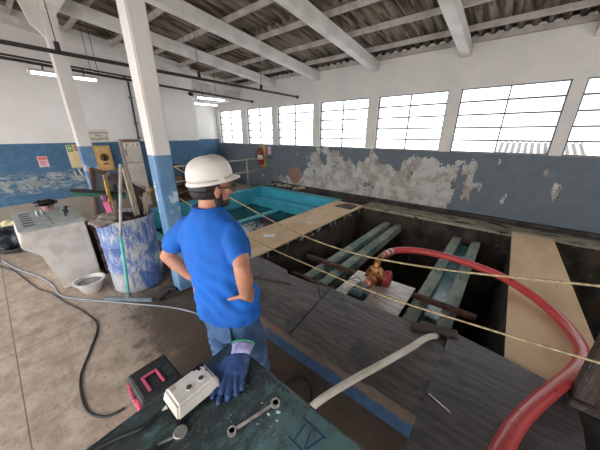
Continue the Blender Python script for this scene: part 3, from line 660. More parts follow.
# junk on the floor at the far left
b = B()
for k in range(16): b.ell((-6.6+random.uniform(-.5, .5), -.05+random.uniform(-.3, .3), .09+random.uniform(-.02, .10)), random.uniform(.08, .2), random.uniform(.08, .2), .09)
tag(fused('dark_tarpaulin', b, mat('dark_blue_grey_plastic', '#1d222b', '#39424f', 6, rough=.35), .025, wrinkle=lambda p, n: .035*noise.noise(p*9)), 'crumpled dark plastic sheet heaped on the floor at the far left', 'sheet')
b = B(); b.ell((-6.75, -.12, .33), .08, .08, .06); b.ell((-6.7, -.04, .32), .05, .05, .05)
tag(fused('pale_rag', b, mat('pale_yellow_rag', '#ddd2a4', '#c3b98e', 12), .012, wrinkle=lambda p, n: .015*noise.noise(p*30)), 'small pale yellow rag on top of the dark plastic heap', 'rag')
b = B()
for k in range(3): b.tube([(-6.25+.34*math.cos(t)*(1+.05*k), -.05+.30*math.sin(t)*(1+.03*k), .03+.022*k) for t in [2*math.pi*i/40 for i in range(40)]], .014, 8, closed=True)
tag(b.build('coiled_cable', M_BLACK, smooth='all'), 'loose coil of black cable lying around the dark plastic heap', 'cable')
def floor_line(name, pts, r, m, label, cat):
    b = B(); b.tube(spline([(x, y, r) for x, y in pts], 8), r, 8); return tag(b.build(name, m, smooth='all'), label, cat)
floor_line('power_cable', [(-6.4, -.36), (-5.636, -.36), (-5.09, -.20), (-4.30, -.06), (-4.04, .034), (-3.6, .12), (-3.30, .20), (-2.895, .244), (-2.56, .115), (-2.279, -.009), (-1.95, -.04), (-1.78, .03), (-1.74, .14)], .008, M_BLACK, 'long black power cable snaking over the bare floor to the toolbox', 'cable')
floor_line('grey_hose', [(-5.75, -.30), (-5.2, -.18), (-4.63, .0), (-4.20, .08), (-3.95, .09), (-3.746, .14), (-3.414, .34), (-3.004, .60), (-2.604, .848), (-2.283, .983), (-1.95, 1.04), (-1.6, 1.1)], .0095, mat('pale_blue_grey_hose', '#8f969d', '#777e86', 6, rough=.4), 'pale blue-grey thin hose on the floor passing in front of the squeegee', 'hose')
b = B(); b.tube(spline([(-1.30, 1.06, .012), (-1.18, .95, .012), (-1.22, .80, .012), (-1.38, .92, .012), (-1.30, 1.06, .012)], 8), .010, 8)
b2 = [(-.92, 1.13), (-.80, 1.10), (-.72, .96), (-.80, .84), (-.92, .88), (-.97, 1.02)]
b = B(); b.tube([(p.x, p.y, .012) for p in spline([(x, y, 0) for x, y in b2+[b2[0]]], 6)][:-1], .009, 8, closed=True)
tag(b.build('wire_loop', M_BLACK, smooth='all'), 'black wire loop on the wet floor between table and tank', 'wire')
# debris by the drum foot
for k, (x, y, a) in enumerate(((-2.95, 1.02, .4), (-2.80, .98, 1.2), (-2.86, .90, 2.0))):
    b = B(); b.bar((x-.09*math.cos(a), y-.09*math.sin(a), .018), (x+.09*math.cos(a), y+.09*math.sin(a), .026), .03, .03)
    tag(b.build('scrap_stick', M_DARK), ('dark scrap stick on the floor nearest the drum foot', 'dark scrap stick on the floor touching the column foot', 'dark scrap stick lying crosswise in front of the column')[k], 'stick')

# ------------------------------------------------------------------ far corner behind the pool
rail = thing('guard_rail', (-6.25, 4.4, 0), 'thin two-bar pipe guard rail between the far floor and the pool', 'railing')
M_RAILP = mat('old_cream_pipe', '#b5a98f', '#8f8570', 9, rough=.5)
for z in (1.10, .73):
    b = B(); b.tube([(-6.25, 2.4, z), (-6.25, 6.06, z)], .02, 10); b.build('rail_bar', M_RAILP, rail, smooth='all')
for y in (2.45, 3.7, 5.0):
    b = B(); b.tube([(-6.25, y, 0), (-6.25, y, 1.10)], .02, 10); b.build('rail_post', M_RAILP, rail, smooth='all')
for z in (1.10, .73):
    b = B(); b.lathe([(.001, 0), (.05, 0), (.05, .02), (.001, .02)], (-6.25, 6.08, z), (0, -1, 0), 14); b.build('wall_flange', M_STEEL, rail)
fe = thing('fire_extinguisher', (-6.68, 5.96, .82), 'red fire extinguisher hanging on the blue wall below the windows', 'extinguisher')
M_RED = mat('extinguisher_red', '#a3232e', '#8c1d27', 8, rough=.3)
b = B(); b.lathe([(.001, 0), (.085, 0), (.09, .03), (.09, .40), (.07, .47), (.03, .50), (.03, .53), (.001, .53)], (-6.68, 5.96, .84), n=24); b.build('cylinder_body', M_RED, fe, smooth=True)
b = B(); b.box(-6.74, -6.62, 5.94, 5.98, 1.36, 1.40); b.box(-6.70, -6.66, 5.94, 5.98, 1.33, 1.37); b.build('valve_handle', M_BLACK, fe)
b = B(); b.tube(spline([(-6.70, 5.93, 1.36), (-6.80, 5.88, 1.30), (-6.80, 5.87, 1.1), (-6.75, 5.88, .95)], 6), .014, 8); b.build('discharge_hose', M_BLACK, fe)
b = B(); b.lathe([(.0905, .18), (.0915, .18), (.0915, .33), (.0905, .33)], (-6.68, 5.96, .84), n=24); b.build('paper_label', mat('white_label', '#e0d8cf'), fe)
b = B(); b.box(-6.80, -6.54, 6.07, 6.08, .76, 1.47); tag(b.build('backing_board', mat('yellow_backing', '#c79f5c', '#b88f4e', 6)), 'yellow backing board on the wall behind the fire extinguisher', 'board')
pnl = thing('wall_notice', (-6.35, 6.08, 1.2), 'small pink-white notice right of the fire extinguisher', 'notice')
b = B(); b.box(-6.42, -6.28, 6.073, 6.08, 1.20, 1.44); b.build('notice_sheet', mat('pale_pink_paper', '#dfc3cc'), pnl)
for k in range(3):
    b = B(); b.box(-6.40, -6.30, 6.071, 6.074, 1.25+.055*k, 1.27+.055*k); b.build('notice_line', MC['rose_ink'], pnl)
# brick patch where the plaster has gone
def brick_mat():
    g = NT('bare_red_brick'); n = g.t.nodes.new('ShaderNodeTexBrick'); v = g.coords(False, (1, 1, 1)); mp = g.t.nodes.new('ShaderNodeCombineXYZ'); sp = g.t.nodes.new('ShaderNodeSeparateXYZ')
    g.t.links.new(v, sp.inputs[0]); g.t.links.new(sp.outputs[0], mp.inputs[0]); g.t.links.new(sp.outputs[2], mp.inputs[1]); g.t.links.new(mp.outputs[0], n.inputs['Vector'])
    n.inputs['Scale'].default_value = 9; n.inputs['Color1'].default_value = lin('#8f4a3a'); n.inputs['Color2'].default_value = lin('#a65f4b'); n.inputs['Mortar'].default_value = lin('#a39384'); n.inputs['Mortar Size'].default_value = .04
    c = g.mix(g.step(g.noise(v, 5, 6), .60, .68), n.outputs['Color'], lin('#8d8278'))
    g.bump(n.outputs['Fac'], .4, .01); return g.done(c, .85)
bp = thing('brick_patch', (-5.22, 6.06, .37), 'round patch of bare red brick with a grey plugged hole in the plaster', 'patch')
ring = [(.24*(1+.07*math.sin(3*t)+.04*math.sin(7*t+1)), t) for t in [2*math.pi*i/48 for i in range(48)]]
b = B(); b.loft([[(-5.22+r*math.cos(t), y, .61+r*math.sin(t)) for r, t in ring] for y in (6.085, 6.072)]); b.build('bare_brick', brick_mat(), bp)
b = B(); b.loft([[(-5.22+r*k*math.cos(t), y, .61+r*k*math.sin(t)) for r, t in ring] for k, y in ((1.0, 6.085), (1.0, 6.055), (1.07, 6.06), (1.12, 6.085))], closed=True); b.build('plaster_edge', mat('broken_plaster', '#a89d92', '#85786c', 9, rough=.9, bump=.5), bp)
b = B(); b.ell((-5.20, 6.075, .60), .085, .03, .07); b.build('mortar_plug', mat('grey_mortar', '#8f8d8a', '#77736f', 12, rough=.9, bump=.5), bp, smooth='all')
b = B()
for k in range(40):
    x = random.uniform(-6.1, -4.7); b.ell((x, 6.0-random.uniform(0, .25), .23+random.uniform(0, .05)), random.uniform(.03, .09), random.uniform(.03, .08), random.uniform(.02, .06), n=8, m=6)
tag(fused('plaster_rubble', b, mat('white_plaster_rubble', '#b9b2a8', '#80786d', 9, rough=.95), .018, wrinkle=lambda p, n: .012*noise.noise(p*25)), 'whitish plaster rubble along the wall foot under the brick patch', 'rubble', kind='stuff')
# machine crate and hose on the far floor, half hidden by the man's helmet
mc = thing('wooden_pallet', (-6.95, 4.0, 0), 'brown wooden pallet stack on the far floor behind the guard rail', 'pallet')
M_PAL = mat('brown_pallet_wood', '#7d6047', '#5c4634', 5, rough=.85, stretch=(1, 4, 1))
for z in (.0, .28, .56):
    for y in (2.75, 3.25, 3.75):
        b = B(); b.box(-7.45, -6.55, y-.05, y+.05, z, z+.10); b.build('bearer', M_PAL, mc)
    for k in range(5):
        b = B(); b.box(-7.45+.19*k, -7.31+.19*k, 2.65, 3.85, z+.10, z+.13); b.build('deck_slat', M_PAL, mc)
b = B(); b.tube(spline([(-6.6, 2.75, .70), (-6.55, 2.78, 1.0), (-6.55, 2.95, 1.08), (-6.55, 3.12, .95), (-6.55, 3.15, .70)], 8), .05, 12)
tag(b.build('black_hose', M_BLACK, smooth='all'), 'arched thick black hose standing on the brown pallets', 'hose')

# ------------------------------------------------------------------ overhead pipes and tube lamps
def hanger(b, x, y, z):
    b.tube([(x, y, z), (x, y, RZ(y)+.1)], .006, 6)
ph = thing('overhead_pipe', (-5.0, 2.5, 2.8), 'dark overhead pipe nearer the camera, ending with a cap beside the windows', 'pipe', 'overhead pipes')
b = B(); b.tube([(-5.0, -1.0, 2.90), (-5.0, 5.95, 2.815)], .026, 12); b.lathe([(.001, 0), (.042, 0), (.042, .05), (.001, .05)], (-5.0, 5.92, 2.815), (0, 1, 0), 14); b.build('pipe_run', M_DARK, ph, smooth=True)
for y in (.97, 3.0, 4.6):
    z = 2.888-.0122*y
    b = B(); hanger(b, -5.0, y, z+.02); b.build('hanger_rod', M_DARK, ph); b = B(); b.lathe([(.02, -.01), (.03, -.01), (.03, .12), (.02, .12)], (-5.0, y, z), n=12); b.build('hanger_clamp', M_BLACK, ph)
p2 = thing('overhead_pipe', (-6.6, 2.5, 2.8), 'dark overhead pipe further back, carrying the tube lamps', 'pipe', 'overhead pipes')
b = B(); b.tube([(-6.62, -1.2, 3.06), (-6.62, 5.70, 2.79)], .024, 12); b.lathe([(.001, 0), (.04, 0), (.04, .05), (.001, .05)], (-6.62, 5.66, 2.79), (0, 1, 0), 14); b.build('pipe_run', M_DARK, p2, smooth=True)
for y in (1.80, 4.4):
    b = B(); hanger(b, -6.62, y, 3.0-.039*y); b.build('hanger_rod', M_DARK, p2)
p3 = thing('overhead_pipe', (-7.2, 1.5, 2.9), 'thin dark overhead pipe closest to the left wall with a side elbow', 'pipe', 'overhead pipes')
b = B(); b.tube([(-7.25, -1.2, 3.22), (-7.25, 3.0, 3.07)], .018, 10); b.tube([(-7.25, 2.45, 3.09), (-7.62, 2.62, 3.06)], .018, 10); b.build('pipe_run', M_DARK, p3, smooth='all')
for y in (-.6, 1.85):
    b = B(); hanger(b, -7.25, y, 3.18-.036*y); b.build('hanger_rod', M_DARK, p3)
M_TUBE = glow('lit_tube', '#f6fbff', 3.0)
def lamp(x, y0, y1, z, label):
    l = thing('tube_lamp', (x, (y0+y1)/2, z), label, 'lamp', 'tube lamps under the overhead pipes')
    b = B(); b.prism([(x-.07, y0, z+.02), (x+.07, y0, z+.02), (x+.03, y0, z+.06), (x-.03, y0, z+.06)], (0, y1-y0, 0)); b.build('lamp_housing', mat('white_lamp_enamel', '#dcd9d6'), l)
    for dx in (-.035, .035):
        b = B(); b.tube([(x+dx, y0+.03, z), (x+dx, y1-.03, z)], .016, 10); b.build('fluorescent_tube', M_TUBE, l, smooth='all')
    for y in (y0+.01, y1-.01):
        b = B(); b.box(x-.06, x+.06, y-.012, y+.012, z-.02, z+.03); b.build('end_cap', MC['white_lamp_enamel'], l)
    for y in (y0+.2, y1-.2):
        b = B(); b.tube([(x, y, z+.06), (x, y, z+.16)], .012, 8); b.build('lamp_bracket', M_DARK, l)
lamp(-6.62, .80, 1.76, 2.83, 'lit tube lamp hanging in front of the left wall beside the slanting column')
lamp(-6.62, 3.80, 4.65, 2.73, 'lit tube lamp hanging in front of the hanging sheet over the far opening')
lamp(-8.4, 4.70, 5.6, 2.78, 'lit tube lamp inside the far recess under its low ceiling')

# ------------------------------------------------------------------ small things lying on the tank
b = B(); b.ell((-2.83, 2.62, ZT+.03), .09, .05, .02, (1, .4, 0)); b.ell((-2.78, 2.66, ZT+.035), .05, .06, .025); b.ell((-2.90, 2.60, ZT+.03), .05, .04, .018)
tag(fused('white_cloth', b, mat('white_cloth', '#e8e6e2', '#cfccc8', 12, rough=.9), .009, wrinkle=lambda p, n: .008*noise.noise(p*35)), 'crumpled white cloth on the tan board beside the pool', 'cloth')
b = B(); b.ell((-2.75, 3.6, ZT+.018), .06, .035, .006, (1, .5, 0), n=10); tag(b.build('paper_scrap', MC['white_cloth']), 'thin paper scrap on the middle of the pool-side tan board', 'paper')
b = B(); b.prism([(-2.98, 4.92, ZT+.012), (-2.55, 4.90, ZT+.012), (-2.56, 5.25, ZT+.012), (-2.86, 5.28, ZT+.012)], (0, 0, .02)); tag(b.build('rubber_flap', mat('dark_brown_rubber', '#4f4740', '#39332e', 7)), 'dark flat rubber piece at the far end of the pool-side tan board', 'mat')

# ------------------------------------------------------------------ work table in the foreground
TZ = .75
tb = thing('work_table', (-.4, .1, 0), 'dark green scuffed steel work table in the foreground', 'table')
def table_mat():
    g = NT('scuffed_dark_green_top'); x, y, z = g.xyz(); v = g.coords(True)
    n = g.noise(v, 4, 10, .75); n2 = g.noise(g.coords(True, (1.6, .8, 1), .5), 15, 12, .85)
    c = g.mix(g.step(n, .3, .7), lin('#435c5d'), lin('#5f7d80'))
    dirt = g.math('ADD', n2, g.math('MULTIPLY', g.step(x, -.25, -.7), .14))
    c = g.mix(g.math('MULTIPLY', g.step(dirt, .53, .66), .8), c, g.mix(n, lin('#141817'), lin('#3a3a33')))
    f = g.step(g.math('ADD', g.noise(v, 34, 6, .7), g.math('MULTIPLY', g.band(x, -.8, -.45, .1), .03)), .665, .69)
    c = g.mix(f, c, lin('#a2a9a4'))
    c = g.mix(g.math('MULTIPLY', g.step(g.noise(g.coords(True, (9, 1.5, 1), .6), 16, 8, .75), .60, .66), .6), c, lin('#94a09c'))
    c = g.mix(g.math('MULTIPLY', g.step(g.noise(g.coords(True, (2, 7, 1), .7), 14, 6, .7), .60, .70), .5), c, lin('#6d7f7d'))
    g.bump(n2, .15, .004)
    return g.done(c, .42)
b = B(); b.box(-.975, .45, -.45, .592, TZ-.012, TZ); b.build('tabletop', table_mat(), tb)
M_TBL = mat('dark_green_edge', '#2c3b3a', '#55605d', 9)
for q in ((-.978, .453, .588, .596), (-.978, .453, -.453, -.447)):
    b = B(); b.box(q[0], q[1], q[2], q[3], TZ-.07, TZ+.002); b.build('edge_skirt', M_TBL, tb)
for q in ((-.979, -.972), (.447, .453)):
    b = B(); b.box(q[0], q[1], -.45, .592, TZ-.07, TZ+.002); b.build('edge_skirt', M_TBL, tb)
for x in (-.93, .40):
    for y in (-.40, .54):
        b = B(); b.box(x-.025, x+.025, y-.025, y+.025, 0, TZ-.012); b.build('leg', M_TBL, tb)
b = B()
for p, q in (((-.425, .538), (-.31, .534)), ((-.43, .449), (-.365, .448)), ((-.405, .529), (-.403, .457)), ((-.374, .529), (-.355, .456)), ((-.321, .535), (-.348, .462)), ((-.365, .448), (-.31, .447))):
    b.bar((p[0], p[1], TZ+.0005), (q[0], q[1], TZ+.0005), .0055, .001)
b.build('marker_drawing', mat('blue_marker_ink', '#17395e'), tb)
for x, y in ((-.719, .245), (-.690, .262), (-.662, .233)):
    b = B(); b.lathe([(.008, 0), (.013, 0), (.013, .0015), (.008, .0015)], (x, y, TZ-.0005), n=14); b.build('hole_rim', M_TBL, tb)
    b = B(); b.lathe([(.001, 0), (.009, 0), (.009, .001), (.001, .001)], (x, y, TZ-.0003), n=14); b.build('bolt_hole', M_BLACK, tb)

# control box
cb = thing('control_box', (-.825, .28, TZ), 'cream plastic control box with two round recesses lying on the work table', 'control box')
M_IV = mat('cream_box_plastic', '#ded9cf', '#d0cabf', 5, rough=.45, c3='#aaa295', s3=26, lo3=.68, hi3=.74)
bx0, bx1, by0, by1 = -.928, -.797, .205, .393
b = B(); b.loft([[(bx0-d, by0-d, z), (bx1+d, by0-d, z), (bx1+d, by1+d, z), (bx0-d, by1+d, z)] for d, z in ((.008, TZ+.022), (.006, TZ+.03), (-.003, TZ+.067), (-.010, TZ+.075))]); b.build('shell', M_IV, cb, bevel=.008)
b = B(); b.box(bx0-.010, bx1+.010, by0-.010, by1+.010, TZ, TZ+.0215); b.build('black_base', M_BLACK, cb, bevel=.004)
for y in (.284, .340):
    b = B(); b.lathe([(.011, 0), (.017, 0), (.016, .003), (.011, .002)], (-.853, y, TZ+.0745), n=20); k = b.build('knob_ring', M_IV, cb, smooth=True)
    b = B(); b.lathe([(.001, 0), (.0115, 0), (.0115, .0015), (.001, .0018)], (-.853, y, TZ+.0762), n=18); b.build('knob_recess', mat('grey_brown_plug', '#3d3732', '#6b625a', 60), k, smooth=True)
b = B(); b.box(-.922, -.908, .335, .385, TZ+.0745, TZ+.0762); b.box(-.925, -.893, .350, .364, TZ+.0745, TZ+.0762); b.box(-.919, -.900, .372, .382, TZ+.0745, TZ+.0762); b.build('black_mark', M_BLACK, cb)
b = B(); b.box(-.912, -.888, .225, .247, TZ+.0748, TZ+.0756); b.build('faint_stamp', mat('faint_grey_print', '#b5aea3'), cb)
b = B(); b.lathe([(.001, 0), (.005, 0), (.005, .0015), (.001, .0015)], (-.872, .376, TZ+.075), n=10); b.build('screw', M_DARK, cb)
b = B(); b.box(-.842, -.838, .222, .262, TZ+.0747, TZ+.0765); b.build('moulded_rib', M_IV, cb)
b = B(); b.tube(spline([(-.885, .20, TZ+.02), (-.89, .165, TZ+.018), (-.89, .10, TZ+.012), (-.925, .02, TZ+.012), (-.95, -.08, TZ+.012), (-.93, -.25, TZ+.012)], 8), .010, 10); b.build('cable', M_BLACK, cb, smooth='all')
b = B(); b.lathe([(.001, 0), (.009, 0), (.006, .02), (.001, .02)], (-.885, .195, TZ+.022), (-.1, -1, 0), 12); b.build('white_cable_gland', MC['white_plastic'], cb, smooth=True)
# tin cap with stem
tc = thing('metal_puck', (-.78, .195, TZ), 'round dull metal disc with a thin stem on the table beside the control box', 'disc')
b = B(); b.lathe([(.001, 0), (.024, 0), (.026, .004), (.026, .014), (.023, .017), (.001, .017)], (-.758, .188, TZ), n=28); b.build('disc_body', mat('dull_aluminium', '#a7a7a2', '#8c8c88', 20, rough=.4, metal=.7), tc, smooth=True)
b = B(); b.tube([(-.765, .162, TZ+.008), (-.782, .115, TZ+.008)], .005, 8); b.build('stem', MC['dull_aluminium'], tc)
b = B(); b.tube([(-.745+.02*math.cos(t), .10+.016*math.sin(t), TZ+.008) for t in [2*math.pi*i/20 for i in range(20)]], .007, 8, closed=True); b.tube([(-.745+.016*math.cos(t)-.03, .075+.016*math.sin(t), TZ+.008) for t in [2*math.pi*i/20 for i in range(20)]], .007, 8, closed=True)
tag(b.build('rubber_gasket', M_BLACK, smooth='all'), 'pair of joined black rubber rings beside the stem of the metal disc', 'gasket')
b = B(); b.tube(spline([(-.735, .475, TZ+.012), (-.715, .47, TZ+.015), (-.70, .49, TZ+.012), (-.715, .505, TZ+.01)], 6), [.006]*18+[.007], 8) if False else b.tube(spline([(-.735, .475, TZ+.012), (-.715, .47, TZ+.015), (-.70, .49, TZ+.012), (-.715, .505, TZ+.01)], 6), .008, 8)
tag(b.build('black_clip', M_BLACK, smooth='all'), 'small black hook clip on the table right of the glove', 'clip')
for k, (x, y, r) in enumerate(((-.545, .455, .008), (-.52, .487, .011), (-.50, .46, .006), (-.575, .43, .006), (-.60, .47, .005))):
    b = B(); b.ell((x, y, TZ+.003), r, r*.7, .003, (1, k*.3, 0), n=8, m=5)
    tag(b.build('paint_chip', mat('white_paint_chip', '#c9cdc8')), 'white paint chip scattered near the spanner end on the table', 'chip', 'paint chips on the table')
# ring spanner
wr = thing('ring_spanner', (-.58, .41, TZ), 'chrome double ring spanner on the work table', 'spanner')
M_CHROME = mat('worn_chrome', '#cdc9c2', '#a19d96', 30, rough=.32, metal=.45)
a, c = Vector((-.607, .318, TZ+.009)), Vector((-.552, .503, TZ+.009)); d = (c-a).normalized()
b = B(); b.bar(a+d*.016, c-d*.018, .013, .007); b.build('shank', M_CHROME, wr, bevel=.002)
for p, r in ((a, .0175), (c, .0205)):
    b = B(); b.lathe([(r*.58, -.007), (r, -.007), (r, .006), (r*.58, .006)], p, n=24); b.lathe([(r*.58, -.007), (r*.6, -.007), (r*.6, .006), (r*.58, .006)], p, n=12); b.build('ring_end', M_CHROME, wr, smooth=True)

# work glove
M_GLOVE = mat('blue_latex', '#3a5788', '#27406e', 12, rough=.5, c3='#5b7bb0', s3=22, lo3=.58, hi3=.72, bump=.3)
def glove(o, ang, zb, label, under=False):
    gl = thing('work_glove', (o[0], o[1], TZ), label, 'glove', 'pair of blue work gloves')
    d = Vector((math.cos(ang), math.sin(ang), 0)); w = Vector((-d.y, d.x, 0)); O = Vector((o[0], o[1], TZ+zb))
    P = lambda t, x, z: O+d*t+w*x+UP*z
    b = B()
    b.loft([[P(t, x+math.cos(a)*rx, z+math.sin(a)*rz) for a in [2*math.pi*i/20 for i in range(20)]] for t, x, z, rx, rz in
            ((.045, 0, .022, .050, .020), (.075, 0, .023, .055, .020), (.12, 0, .024, .058, .019), (.16, 0, .023, .056, .017), (.18, .002, .020, .048, .012))])
    for x0, x1, x2, t2, ra in ((.040, .046, .050, .236, .0125), (.015, .022, .029, .262, .0140), (-.012, -.008, -.004, .276, .0140), (-.038, -.038, -.040, .254, .0135)):
        q = spline([P(.14, x0*.9, .022), P(.18, x0, .023), P(.22, x1, .021), P(t2-ra, x2, .013)], 4)
        b.tube(q, rad(len(q), ra*1.12, ra*1.05, ra, ra*.85), 12); b.ell(q[-1], ra*.85, ra*.85, ra*.85, n=10, m=8)
    q = spline([P(.075, -.035, .02), P(.115, -.060, .018), (P(.16, -.074, .016)), P(.215, -.074, .013)], 4)
    b.tube(q, rad(len(q), .018, .017, .015, .011), 12); b.ell(q[-1], .011, .011, .011, n=10, m=8)
    fused('glove_hand', b, M_GLOVE, .0034, gl, 3, lambda p, n: .0015*noise.noise(p*55))
    if under: return
    b = B(); rr = []
    for t, rx, rz in ((.055, .049, .0195), (.03, .051, .022), (.0, .056, .025), (-.018, .060, .026)): rr.append([P(t, math.cos(a)*rx, .024+math.sin(a)*rz) for a in [2*math.pi*i/40 for i in range(40)]])
    b.loft(rr); b.build('knit_cuff', mat('lilac_knit', '#b3b3dc', '#9090c0', 40, rough=.9, bump=.4), gl, smooth='all')
    b = B(); b.tube([P(-.018, math.cos(a)*.060, .026+math.sin(a)*.026) for a in [2*math.pi*i/30 for i in range(30)]], .0045, 8, closed=True); b.build('green_hem', mat('green_hem_thread', '#2f8f6b', '#277a5b', 30), gl, smooth='all')
glove((-.878, .587), math.atan2(-.777, .63), .016, 'blue coated work glove with lilac cuff and green hem lying on top of its pair')
glove((-.895, .560), math.atan2(-.80, .60), 0, 'blue work glove mostly hidden beneath the glove with the lilac cuff', True)

# toolbox on the floor
tx = thing('toolbox', (-1.57, .32, 0), 'black plastic toolbox with pink handle and latches on the floor behind the table', 'toolbox')
M_TBX = mat('black_toolbox_plastic', '#26292b', '#34383a', 9, rough=.5); M_PINK = mat('pink_toolbox_plastic', '#d9647f', '#c95572', 7, rough=.45)
b = B(); b.loft([[(x, y, z) for x, y in ((-1.72+d, .20+d), (-1.44-d, .20+d), (-1.44-d, .45-d), (-1.72+d, .45-d))] for d, z in ((.015, 0), (.004, .05), (0, .20))]); b.build('box_body', M_TBX, tx, bevel=.006)
b = B(); b.loft([[(x, y, z) for x, y in ((-1.725+d, .195+d), (-1.435-d, .195+d), (-1.435-d, .455-d), (-1.725+d, .455-d))] for d, z in ((0, .202), (0, .255), (.015, .28))]); lid = b.build('lid', M_TBX, tx, bevel=.006)
for k in range(5):
    b = B(); b.box(-1.70, -1.46, .222+.05*k, .228+.05*k, .2795, .2825); b.build('lid_rib', M_TBX, lid)
for k in range(4):
    b = B(); b.box(-1.683+.065*k, -1.677+.065*k, .215, .435, .2795, .2825); b.build('lid_rib', M_TBX, lid)
b = B(); b.tube([(-1.60, .275, .283), (-1.60, .275, .30), (-1.60, .345, .30), (-1.60, .345, .283)], .007, 8)
b = B(); b.bar((-1.61, .262, .288), (-1.47, .262, .288), .016, .012); b.bar((-1.61, .348, .288), (-1.47, .348, .288), .016, .012); b.bar((-1.605, .255, .288), (-1.605, .355, .288), .018, .012); b.build('handle', M_PINK, tx, bevel=.003)
for x in (-1.66, -1.50):
    b = B(); b.box(x-.025, x+.025, .18, .197, .13, .25); b.build('latch', M_PINK, tx, bevel=.005)
b = B(); b.box(-1.71, -1.45, .186, .199, .05, .12); b.build('front_drawer', M_PINK, tx, bevel=.005)

# ------------------------------------------------------------------ the man
man = thing('person', (-1.15, .74, 0), 'man in blue t-shirt, jeans and white hard hat standing hand on hip, facing the pit', 'person')
M_SKIN = mat('skin', '#c18a70', '#b27a62', 14, rough=.55, bump=.05)
M_SHIRT = mat('blue_cotton', '#1668c8', '#1259b0', 5, rough=.85, bump=.12, bscale=90, c3='#0f3f7d', s3=7, lo3=.70, hi3=.78)
M_JEAN = mat('blue_denim', '#48678f', '#345079', 9, rough=.9, bump=.2, bscale=80, c3='#7b98bd', s3=6, lo3=.58, hi3=.7)
M_HAIR = mat('black_hair', '#17110f', '#241b18', 30, rough=.6, bump=.4)
DR = Vector((.94, .34, 0)); DF = Vector((-.34, .94, 0)); UP = Vector((0, 0, 1))
HR = Vector((.985, -.174, 0)); HF = Vector((.174, .985, 0))          # head turned to the pit
HFt = (HF*math.cos(R(5))-UP*math.sin(R(5))).normalized(); HUt = HR.cross(HFt).normalized()
def ringat(c, rx, ry, ax=DR, ay=DF, n=28, e=2.3):
    c = Vector(c); out = []
    for j in range(n):
        t = 2*math.pi*j/n; cs, sn = math.cos(t), math.sin(t)
        out.append(c+ax*rx*math.copysign(abs(cs)**(2/e), cs)+ay*ry*math.copysign(abs(sn)**(2/e), sn))
    return out
def limb(b, pts, rs, n=16, flat=1.0, side=None, k=6):
    q = spline(pts, k); b.tube(q, rad(len(q), *rs), n, flat=flat, side=side)
    b.ell(q[0], rs[0], rs[0], rs[0], n=12, m=8); b.ell(q[-1], rs[-1], rs[-1], rs[-1], n=12, m=8)
HC = Vector((-1.197, .715, 1.588))
RS, RE, RW = Vector((-1.058, .730, 1.355)), Vector((-.868, .622, 1.245)), Vector((-.928, .672, 1.045))
LS, LE, LW = Vector((-1.378, .618, 1.35)), Vector((-1.50, .535, 1.145)), Vector((-1.40, .615, 1.0))
b = B()
b.loft([ringat(c, rx, ry) for c, rx, ry in [((-1.15, .705, .78), .155, .105), ((-1.152, .70, .90), .160, .11), ((-1.165, .69, 1.05), .150, .105), ((-1.19, .685, 1.20), .165, .11), ((-1.21, .68, 1.31), .16, .095), ((-1.215, .68, 1.40), .12, .075), ((-1.218, .682, 1.45), .066, .06)]])
limb(b, [(-1.219, .680, 1.38), (-1.216, .690, 1.45), (-1.205, .700, 1.54)], (.064, .058, .056))
# legs
limb(b, [(-1.23, .68, .80), (-1.255, .69, .44), (-1.27, .665, .09)], (.088, .058, .042))
limb(b, [(-1.07, .735, .80), (-1.03, .775, .45), (-1.01, .765, .09)], (.088, .058, .042))
# arms
limb(b, [RS, RS.lerp(RE, .5)+Vector((.01, 0, 0)), RE], (.052, .047, .040))
limb(b, [RE, RE.lerp(RW, .4)+Vector((.008, 0, 0)), RW], (.041, .043, .029))
limb(b, [LS, LS.lerp(LE, .5), LE], (.052, .047, .040)); limb(b, [LE, LE.lerp(LW, .4), LW], (.041, .043, .029))
# head: skull, jaw, nose, ears
def hp3(r, f, u): return HC+HR*r+HFt*f+HUt*u
b.ell(hp3(0, -.012, .018), .074, .094, .094, HR, HFt, 24, 16)
b.ell(hp3(0, .028, -.045), .055, .060, .070, HR, HFt, 20, 14)
b.ell(hp3(0, .055, -.085), .032, .030, .026, HR, HFt, 14, 10)
b.tube([hp3(0, .086, .012), hp3(0, .104, -.018), hp3(0, .112, -.036), hp3(0, .086, -.046)], [.010, .014, .016, .010], 10)
for s in (-1, 1):
    b.ell(hp3(s*.022, .078, -.062), .016, .012, .006, HR, HFt, 10, 6)
    b.loft([[hp3(s*(.074+o), -.004+a*math.cos(t)*.018, -.022+a*math.sin(t)*.032) for t in [2*math.pi*i/14 for i in range(14)]] for a, o in ((.5, -.008), (.9, .002), (1.0, .009), (.7, .011))])
    b.ell(hp3(s*.046, .066, -.018), .024, .016, .018, HR, HFt, 10, 6)
